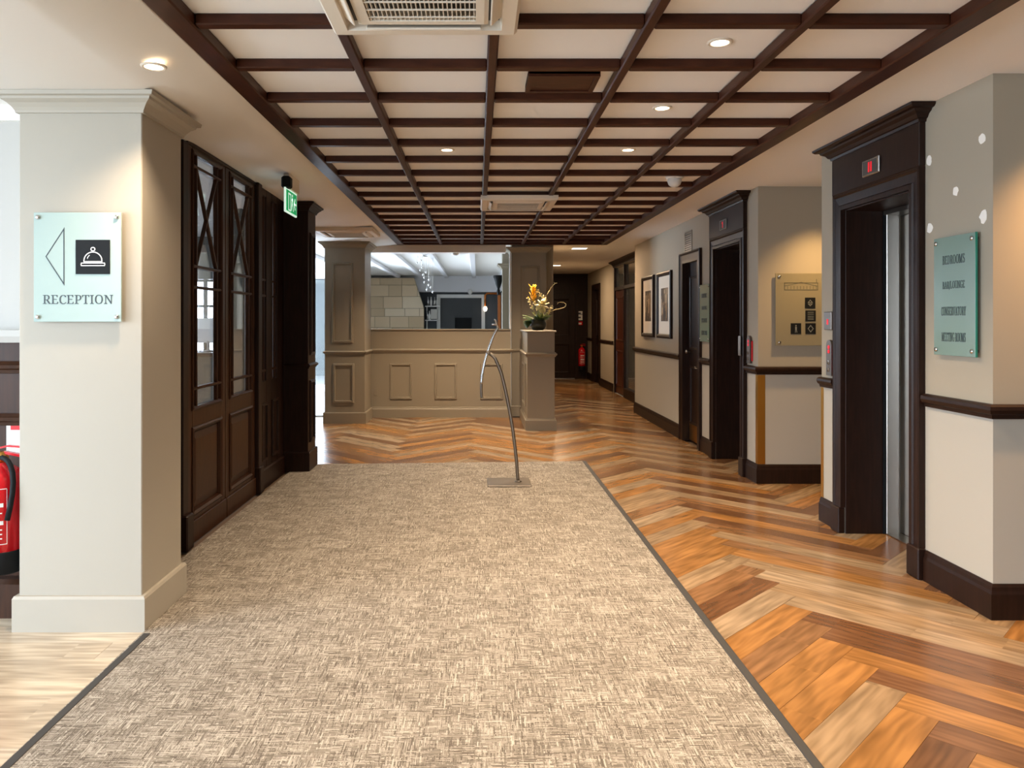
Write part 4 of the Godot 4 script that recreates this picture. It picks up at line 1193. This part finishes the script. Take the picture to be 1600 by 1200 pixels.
	for k in 9:
		st = mb(); box(st, Vector3(-0.14, -0.108 + k * 0.025, 0.002), Vector3(0.14, -0.096 + k * 0.025, 0.009), 0.002); part("slat", st, M.pewter, v)
	# two framed pictures
	for k in 2:
		var dd: float = [9.93, 10.88][k]
		var pc := thing("framed_picture", ["nearer framed picture on the right wall, dark frame and cream mount", "further framed picture on the right wall, next to the glazed doorway"][k], "picture", P(X, 1.615, dd), BR, "pair of dark framed pictures")
		var hw := 0.37; var hh := 0.43
		st = mb(); sweep(st, [Vector3(-hw, -hh, 0), Vector3(hw, -hh, 0), Vector3(hw, hh, 0), Vector3(-hw, hh, 0)], Vector3.BACK, [Vector2(-0.055, 0), Vector2(0, 0), Vector2(0, 0.03), Vector2(-0.02, 0.036), Vector2(-0.045, 0.028), Vector2(-0.055, 0.02)], true); part("frame", st, M.dark_wood, pc)
		st = mb(); box(st, Vector3(-hw + 0.05, -hh + 0.05, 0), Vector3(hw - 0.05, hh - 0.05, 0.012)); part("mount", st, M.mount, pc)
		st = mb(); box(st, Vector3(-0.18, -0.21, 0.012), Vector3(0.18, 0.22, 0.0135)); var art := part("print", st, M.artwork, pc)
		var gm := mat("art_print", Color.WHITE, 0.4)
		var im := Image.create(96, 128, false, Image.FORMAT_RGB8)
		im.fill(c8(70, 62, 58))
		var r := RandomNumberGenerator.new(); r.seed = 60 + k
		for n in 60:
			im.fill_rect(Rect2i(r.randi_range(0, 90), r.randi_range(0, 70), r.randi_range(3, 12), r.randi_range(20, 60)), [c8(48, 52, 60), c8(150, 120, 88), c8(98, 72, 52), c8(182, 160, 130), c8(40, 34, 30)][r.randi() % 5])
		gm.albedo_texture = ImageTexture.create_from_image(im)
		gm.uv1_triplanar = true
		gm.uv1_scale = Vector3(2.6, 2.2, 2.6)
		gm.uv1_offset = Vector3(0.5, 0.5, 0.5)
		art.material_override = gm

func call_panel(label: String, at: Vector3) -> void:
	var t := thing("call_panel", label, "call panel", at, BR)
	var st := mb()
	var pl := PackedVector2Array([Vector2(-0.04, -0.12), Vector2(0.04, -0.12)])
	for k in 9: pl.append(Vector2(cos(PI * k / 8) * 0.04, 0.085 + sin(PI * k / 8) * 0.04))
	prism(st, pl, 0, 0.022); part("plate", st, M.gunmetal, t)
	st = mb()
	for y in [0.075, 0.045]: lathe(st, [Vector2(0.013, 0), Vector2(0.013, 0.003), Vector2(0.0, 0.0035)], Vector3(0, y, 0.022), 12, false, Vector3.BACK)
	part("red_lights", st, M.red_led, t)
	for y in [-0.03, -0.08]:
		st = mb(); lathe(st, [Vector2(0.015, 0), Vector2(0.015, 0.005), Vector2(0.0, 0.006)], Vector3(0, y, 0.022), 16, false, Vector3.BACK); part("button", st, M.chrome, t)
	st = mb(); box(st, Vector3(0.045, -0.1, 0), Vector3(0.06, 0.08, 0.012), 0.003); part("red_edge", st, M.red, t)

func direction_sign(label: String, at: Vector3, lines: Array) -> void:
	var t := thing("direction_sign", label, "sign", at, BR)
	var st := mb(); box(st, Vector3(-0.168, -0.303, 0.02), Vector3(0.168, 0.303, 0.029), 0.0015); part("glass_plate", st, M.mint_deep, t)
	st = mb(); box(st, Vector3(0.1675, -0.303, 0.0195), Vector3(0.1715, 0.303, 0.0292)); part("green_edge", st, M.glass_edge, t)
	for c in [[-1, -1], [1, -1], [1, 1], [-1, 1]]:
		st = mb(); lathe(st, [Vector2(0.008, 0.0), Vector2(0.008, 0.03), Vector2(0.011, 0.03), Vector2(0.011, 0.035), Vector2(0.0, 0.038)], Vector3(c[0] * 0.145, c[1] * 0.275, 0), 16, true, Vector3.BACK); part("standoff", st, M.chrome, t)
	for k in 4:
		letters(lines[k], [0.18, 0.18, 0.2, 0.195][k], 0.046, Vector3(-0.002, 0.185 - k * 0.131, 0.0298), M.ink, t)

func lift(label: String, at: Vector3) -> Node3D:
	var t := thing("lift_doorway", label, "lift", at, BR)
	var hw := 0.405; var H := 2.14; var ow := 0.512
	var w: Material = M.dark_wood
	var st := mb()
	sweep(st, [Vector3(hw, 0.17, 0), Vector3(hw, H, 0), Vector3(-hw, H, 0), Vector3(-hw, 0.17, 0)], Vector3.BACK, [Vector2(-0.004, 0), Vector2(0.104, 0), Vector2(0.104, 0.034), Vector2(0.09, 0.036), Vector2(0.08, 0.026), Vector2(0.03, 0.022), Vector2(0.022, 0.03), Vector2(-0.004, 0.03)]); part("architrave", st, w, t)
	for s in [-1, 1]:
		st = mb(); box(st, Vector3(s * (hw - 0.004), 0, 0), Vector3(s * (ow + 0.006), 0.17, 0.046), 0.006); part("plinth_block", st, w, t)
		st = mb(); box(st, Vector3(s * (hw - 0.012), 0, -0.245), Vector3(s * (hw - 0.0005), H - 0.0005, 0.0), 0.002); part("jamb", st, w, t)
		st = mb(); box(st, Vector3(s * (hw - 0.03), 0, -0.345), Vector3(s * (hw - 0.001), H - 0.03, -0.262), 0.003); part("steel_jamb", st, M.steel, t)
		st = mb(); box(st, Vector3(s * (hw - 0.02), 0, -0.262), Vector3(s * (hw - 0.001), H - 0.012, -0.245)); part("shadow_gap", st, M.black, t)
	st = mb(); box(st, Vector3(-hw + 0.012, H - 0.012, -0.245), Vector3(hw - 0.012, H - 0.0005, 0.0), 0.002); part("head_lining", st, w, t)
	st = mb(); box(st, Vector3(-hw + 0.002, H - 0.04, -0.36), Vector3(hw - 0.002, H - 0.002, -0.246), 0.003); part("steel_head", st, M.steel, t)
	for s in [-1, 1]:
		st = mb(); box(st, Vector3(s * 0.002, 0.006, -0.39), Vector3(s * (hw - 0.004), H - 0.042, -0.365), 0.003); part("steel_door", st, M.steel, t)
	st = mb(); box(st, Vector3(-hw + 0.002, 0.0005, -0.36), Vector3(hw - 0.002, 0.006, -0.262)); part("sill", st, M.steel, t)
	st = mb(); box(st, Vector3(-ow, H + 0.1045, 0), Vector3(ow, 2.50, 0.036), 0.003); part("header_board", st, w, t)
	st = mb()
	sweep(st, [Vector3(-ow, 2.568, 0), Vector3(-ow, 2.568, 0.036), Vector3(ow, 2.568, 0.036), Vector3(ow, 2.568, 0)], Vector3.UP, [Vector2(-0.02, 0), Vector2(-0.02, -0.085), Vector2(0.006, -0.085), Vector2(0.01, -0.07), Vector2(0.02, -0.066), Vector2(0.032, -0.048), Vector2(0.054, -0.036), Vector2(0.06, -0.026), Vector2(0.08, -0.022), Vector2(0.092, -0.012), Vector2(0.095, 0.0)])
	part("cornice", st, w, t)
	return t

func door(called: String, label: String, at: Vector3, hw: float, H: float, brass := true) -> void:
	var t := thing(called, label, "door", at, BR)
	t.set_meta("kind", "structure")
	var w: Material = M.dark_wood
	var st := mb()
	sweep(st, [Vector3(hw, 0, 0), Vector3(hw, H, 0), Vector3(-hw, H, 0), Vector3(-hw, 0, 0)], Vector3.BACK, [Vector2(-0.012, 0), Vector2(0.11, 0), Vector2(0.11, 0.03), Vector2(0.095, 0.034), Vector2(0.08, 0.024), Vector2(0.02, 0.02), Vector2(-0.012, 0.02)]); part("architrave", st, w, t)
	for s in [-1, 1]:
		st = mb(); box(st, Vector3(s * (hw - 0.012), 0, -0.14), Vector3(s * (hw - 0.0005), H - 0.001, 0)); part("jamb", st, w, t)
	st = mb(); box(st, Vector3(-hw + 0.013, 0.006, -0.10), Vector3(hw - 0.013, H - 0.004, -0.06), 0.003); var lf := part("leaf", st, w, t)
	for y in [0.55, 1.5]:
		panel_frame(t, Vector3(0, y, -0.06), Vector3.RIGHT, Vector3.BACK, hw * 1.45, 0.68 if y < 1 else 0.85, w)
	if brass:
		st = mb(); box(st, Vector3(-hw + 0.03, 0.02, -0.06), Vector3(hw - 0.03, 0.24, -0.057)); part("kick_plate", st, M.brass, lf)
		st = mb(); box(st, Vector3(0.14, 1.53, -0.06), Vector3(0.20, 1.70, -0.054), 0.002); part("finger_plate", st, M.brass, lf)
		st = mb(); box(st, Vector3(0.14, 0.82, -0.06), Vector3(0.23, 0.92, -0.05), 0.002); part("lock_plate", st, M.steel, lf)
		st = mb(); lathe(st, [Vector2(0.01, 0), Vector2(0.01, 0.03), Vector2(0.022, 0.04), Vector2(0.022, 0.055), Vector2(0.0, 0.06)], Vector3(-hw + 0.075, 1.05, -0.06), 14, true, Vector3.BACK); part("knob", st, M.steel, lf)

func build_corridor() -> void:
	var X := 2.70
	var st := mb()
	box(st, P(X, 0, 15.2), P(4.4, CEIL, 16.95)); box(st, P(X, 0, 17.85), P(4.4, CEIL, 18.8)); box(st, P(X, 2.15, 16.95), P(4.4, CEIL, 17.85)); box(st, P(X + 0.25, 0, 16.95), P(4.4, 2.15, 17.85))
	box(st, P(X, 2.46, 11.85), P(X + 0.12, CEIL, 15.2))
	box(st, P(4.2, 0, 11.85), P(4.4, CEIL, 15.2))
	struct("wall_right_far", st, M.paint_upper, "greige wall along the far end of the corridor", "wall")
	struct("baseboard_corridor", run([[X, 15.25], [X, 16.84]], 0, BASEB), M.dark_wood, "dark baseboard between the glazed doorway and the last dark door", "baseboard")
	struct("baseboard_corridor_2", run([[X, 17.97], [X, 18.8]], 0, BASEB), M.dark_wood, "dark baseboard at the very end of the corridor", "baseboard")
	struct("trim_20", run([[X, 15.25], [X, 16.84]], 0.975, RAIL), M.dark_wood, "dark dado rail between the glazed doorway and the last dark door", "dado rail")
	struct("trim_21", run([[X, 17.97], [X, 18.8]], 0.975, RAIL), M.dark_wood, "dark dado rail at the very end of the corridor", "dado rail")
	door("door_2", "plain dark door at the far right end of the corridor", P(X, 0, 17.4), 0.445, 2.14, false)
	# end wall: dark timber with a door
	st = mb(); box(st, P(1.16, 0, 18.8), P(4.4, CEIL, 18.95))
	struct("wall_corridor_end", st, M.dark_wood, "dark timber clad wall at the end of the corridor", "wall")
	var d := thing("door_3", "dark timber double panel door at the end of the corridor", "door", P(1.95, 0, 18.8))
	d.set_meta("kind", "structure")
	st = mb(); sweep(st, [Vector3(-0.44, 0.0, 0), Vector3(-0.44, 2.1, 0), Vector3(0.44, 2.1, 0), Vector3(0.44, 0.0, 0)], Vector3.BACK, [Vector2(-0.08, 0), Vector2(0, 0), Vector2(0, 0.03), Vector2(-0.08, 0.03)]); part("architrave", st, M.dark_wood, d)
	st = mb(); box(st, Vector3(-0.43, 0.02, 0), Vector3(0.43, 2.09, 0.012)); part("leaf", st, M.dark_wood, d)
	for y in [0.5, 1.5]: panel_frame(d, Vector3(0, y, 0.012), Vector3.RIGHT, Vector3.BACK, 0.6, 0.7 if y < 1 else 0.9, M.dark_wood)
	st = mb(); box(st, Vector3(-0.43, 0.0, 0.0), Vector3(0.43, 0.018, 0.03)); part("under_door_light", st, M.steel, d)  # steel strip stands in for light through the gap under the door
	# notices and extinguisher
	var pxm := 18.77 / FOCAL
	for k in 3:
		var y: float = [1.61, 1.51, 1.36][k]
		var nt := thing("safety_notice", ["upper round white notice on the dark end wall", "square white notice on the dark end wall", "red and white notice over the far extinguisher"][k], "notice", P(2.50, y, 18.8))
		st = mb(); box(st, Vector3(-0.07, -0.045 if k != 1 else -0.075, 0), Vector3(0.07, 0.045 if k != 1 else 0.075, 0.004), 0.001); part("board", st, M.red if k == 2 else M.white, nt)
		st = mb(); box(st, Vector3(-0.045, -0.028, 0.004), Vector3(0.03 if k != 2 else 0.045, 0.012, 0.0055)); part("print", st, M.white if k == 2 else M.slate, nt)
	extinguisher("distant red fire extinguisher on the dark end wall of the corridor", P(2.54, 0.22, 18.69), 0.085, 0.56)
	# glazed doorway with cornice
	var g := thing("glazed_doorway", "glazed doorway with timber cornice, red-brown door and clear side light", "doorway", P(X, 0, 13.525), BR)
	# local x = 13.525 - depth
	var x0 := -1.67; var xd := -0.66; var x1 := 1.665
	for x in [[x0, x0 + 0.05], [xd - 0.025, xd + 0.025], [x1 - 0.05, x1]]:
		st = mb(); box(st, Vector3(x[0], 0, -0.10), Vector3(x[1], 2.459, 0.0), 0.004); part("post", st, M.dark_wood, g)
	st = mb(); box(st, Vector3(x0 + 0.05, 2.0, -0.10), Vector3(xd - 0.025, 2.07, -0.002), 0.004); part("transom", st, M.dark_wood, g)
	st = mb(); box(st, Vector3(xd + 0.025, 2.0, -0.10), Vector3(x1 - 0.05, 2.07, -0.002), 0.004); part("transom", st, M.dark_wood, g)
	st = mb(); box(st, Vector3(x0 + 0.05, 0.01, -0.07), Vector3(xd - 0.027, 1.998, -0.03), 0.004); part("red_brown_door", st, M.red_wood, g)
	for y in [0.5, 1.45]: panel_frame(g, Vector3((x0 + xd) / 2, y, -0.03), Vector3.RIGHT, Vector3.BACK, 0.7, 0.7 if y < 1 else 0.85, M.red_wood)
	st = mb(); box(st, Vector3(xd + 0.026, 0.18, -0.05), Vector3(x1 - 0.051, 1.999, -0.042)); part("side_pane", st, M.pane, g)
	st = mb(); box(st, Vector3(x0 + 0.051, 2.071, -0.05), Vector3(xd - 0.026, 2.455, -0.042)); part("transom_pane", st, M.pane, g)
	st = mb(); box(st, Vector3(xd + 0.026, 2.071, -0.05), Vector3(x1 - 0.051, 2.455, -0.042)); part("transom_pane", st, M.pane, g)
	st = mb(); box(st, Vector3(xd + 0.027, 0, -0.09), Vector3(x1 - 0.052, 0.178, 0.012), 0.006); part("base_rail", st, M.dark_wood, g)
	st = mb()
	sweep(st, [Vector3(x0, 2.568, 0.001), Vector3(x0, 2.568, 0.012), Vector3(x1, 2.568, 0.012), Vector3(x1, 2.568, 0.001)], Vector3.UP, [Vector2(-0.005, 0), Vector2(-0.005, -0.11), Vector2(0.006, -0.11), Vector2(0.012, -0.08), Vector2(0.03, -0.05), Vector2(0.06, -0.03), Vector2(0.08, -0.02), Vector2(0.085, 0.0)])
	part("cornice", st, M.dark_wood, g)
	# the room behind the glazed doorway
	st = mb(); box(st, P(2.84, 0, 11.851), P(4.2, 1.2, 11.99)); box(st, P(3.9, 0, 12.0), P(4.19, 0.9, 15.19))
	struct("wall_lobby_room", st, M.paint_pale, "pale low walls inside the room behind the glazed doorway", "wall")
	st = mb(); box(st, P(2.72, -0.012, 11.86), P(4.19, 0.0, 15.19))
	struct("floor_lobby_room", st, M.outdoor_floor, "pale floor inside the room behind the glazed doorway", "floor")

# ---------------------------------------------------------------- fittings
func downlight(label: String, x: float, d: float, y: float, energy: float, angle := 60.0, tint := Color(1.0, 0.89, 0.76)) -> void:
	var t := thing("downlight", label, "downlight", P(x, y, d))
	var st := mb(); ring(st, [Vector2(0.036, 0.0), Vector2(0.052, 0.0), Vector2(0.052, -0.003), Vector2(0.046, -0.007), Vector2(0.038, -0.006)]); part("trim_ring", st, M.plastic, t)
	st = mb(); lathe(st, [Vector2(0.036, -0.001), Vector2(0.036, -0.0045), Vector2(0.0, -0.0055)], Vector3.ZERO, 24); part("lens", st, M.lamp_glow, t)
	spot(t, P(x, y - 0.02, d), energy, angle, 0.04, tint)

func build_fittings() -> void:
	var warm := 4.5
	downlight("downlight in the white ceiling above the near left column", -1.34, 3.18, 2.458, 2.6)
	downlight("nearest of the three downlights in the right row of the timber grid", 1.01, 3.20, 2.565, warm)
	downlight("middle of the three downlights in the right row of the timber grid", 1.006, 4.18, 2.565, warm)
	downlight("furthest of the three downlights in the right row of the timber grid", 1.02, 5.20, 2.565, warm)
	downlight("single downlight in the left part of the timber grid", -0.206, 5.20, 2.565, warm)
	downlight("downlight in the alcove ceiling between the two lifts", 2.93, 6.26, CEIL, 3.4, 50.0, Color(1.0, 0.8, 0.52))
	downlight("downlight over the recess at the right picture edge", 2.86, 3.30, CEIL, 4.6, 50.0, Color(1.0, 0.76, 0.5))
	# unseen downlights behind the beams or out of view, placed to light the hall
	downlight("unseen downlight behind the last timber beams, placed to light the half wall and floor, left side", -0.65, 9.98, 2.565, 6.4)
	downlight("unseen downlight behind the last timber beams, placed to light the half wall and floor, right side", 0.6, 9.98, 2.565, 6.4)
	downlight("unseen downlight above the viewer, placed to light the near hall, left", -0.206, 1.7, 2.565, warm)
	downlight("unseen downlight above the viewer, placed to light the near hall, right", 1.01, 1.7, 2.565, warm)
	downlight("unseen downlight over the sign stand, placed to light the middle of the hall", -0.206, 7.62, 2.565, warm)
	downlight("unseen downlight near the further lift, placed to light the middle of the hall", 1.02, 7.62, 2.565, warm)
	for k in 2:
		var p := thing("ceiling_panel_light", ["nearer square panel light in the corridor ceiling", "further square panel light in the corridor ceiling"][k], "ceiling light", P([1.62, 1.60][k], CEIL, [12.2, 15.9][k]))
		var st := mb(); sweep(st, [Vector3(-0.13, 0, -0.13), Vector3(0.13, 0, -0.13), Vector3(0.13, 0, 0.13), Vector3(-0.13, 0, 0.13)], Vector3.DOWN, [Vector2(-0.015, 0), Vector2(0, 0), Vector2(0, 0.012), Vector2(-0.015, 0.012)], true); part("rim", st, M.white, p)
		st = mb(); box(st, Vector3(-0.118, -0.009, -0.118), Vector3(0.118, -0.001, 0.118)); part("diffuser", st, M.panel_glow, p)
		var l := AreaLight3D.new(); l.name = "panel_light"; l.area_size = Vector2(0.22, 0.22); l.light_energy = 4.0; l.light_color = Color(1.0, 0.86, 0.7); l.shadow_enabled = true; l.area_range = 30.0
		p.add_child(l, true); l.transform = Transform3D(Basis(Vector3.RIGHT, -PI / 2), Vector3(0, -0.016, 0))
	var dc := thing("dome_camera", "small white dome camera on the right edge of the timber grid", "camera", P(1.56, 2.56, 6.08))
	var st := mb(); lathe(st, [Vector2(0.07, 0), Vector2(0.07, -0.022), Vector2(0.062, -0.03)], Vector3.ZERO, 24); part("base", st, M.white, dc)
	st = mb(); lathe(st, [Vector2(0.055, -0.028), Vector2(0.056, -0.05), Vector2(0.045, -0.078), Vector2(0.024, -0.094), Vector2(0.0, -0.098)], Vector3.ZERO, 24); part("dome", st, M.paint_pale, dc)
	var sd := thing("smoke_detector", "small white detector on the header beam over the half wall", "detector", P(-0.33, 2.41, 11.33))
	st = mb(); lathe(st, [Vector2(0.05, 0), Vector2(0.05, -0.02), Vector2(0.03, -0.035), Vector2(0.0, -0.038)], Vector3.ZERO, 20); part("body", st, M.white, sd)

func build_small() -> void:
	# curved sign stand on the carpet
	var D := 6.62
	var at := P((806.0 - VX) / FOCAL * D, 0.009, D)
	var t := thing("sign_stand", "curved brushed metal sign stand with flat base on the carpet", "stand", at)
	var q := func(x: float, y: float) -> Vector3: return Vector3((x - 806.0) * D / FOCAL, EYE - (y - VY) * D / FOCAL - 0.009, 0)
	var st := mb(); box(st, Vector3(-0.245, 0, -0.17), Vector3(0.125, 0.012, 0.17), 0.004); part("base_plate", st, M.pewter, t)
	st = mb(); lathe(st, [Vector2(0.03, 0.012), Vector2(0.03, 0.018), Vector2(0.02, 0.024)], Vector3(0.02, 0, 0), 18); part("collar", st, M.pewter, t)
	var curve := func(pts: Array) -> Array:
		var cv := Curve3D.new()
		for i in pts.size():
			var a: Vector3 = q.call(pts[maxi(i - 1, 0)][0], pts[maxi(i - 1, 0)][1]); var b: Vector3 = q.call(pts[mini(i + 1, pts.size() - 1)][0], pts[mini(i + 1, pts.size() - 1)][1])
			cv.add_point(q.call(pts[i][0], pts[i][1]), -(b - a) / 6, (b - a) / 6)
		var out := []
		for k in 33: out.append(cv.sample_baked(cv.get_baked_length() * k / 32.0))
		return out
	st = mb(); tube(st, curve.call([[809.5, 753], [807, 720], [801, 670], [793, 625], [783, 582], [773, 558], [764, 552]]), 0.017, 12, 0.85); part("pole", st, M.pewter, t)
	st = mb(); tube(st, curve.call([[778.5, 511], [771, 525], [763.5, 545], [757.5, 565], [753.5, 585], [752, 600]]), 0.0125, 12, 0.8); part("upper_arc", st, M.chrome, t)
	st = mb(); tube(st, curve.call([[752, 599], [751.8, 611], [753, 622]]), 0.0125, 12, 0.8); part("arc_tip", st, M.pewter, t)
	st = mb(); tube(st, [q.call(778, 512), q.call(774, 500), q.call(772, 499)], 0.008, 8); tube(st, [q.call(776, 507), q.call(768, 507)], 0.008, 8); part("sign_clip", st, M.chrome, t)
	st = mb(); lathe(st, [Vector2(0.018, -0.02), Vector2(0.018, 0.02)], q.call(763, 551), 14, true, Vector3.BACK); part("pivot", st, M.pewter, t)
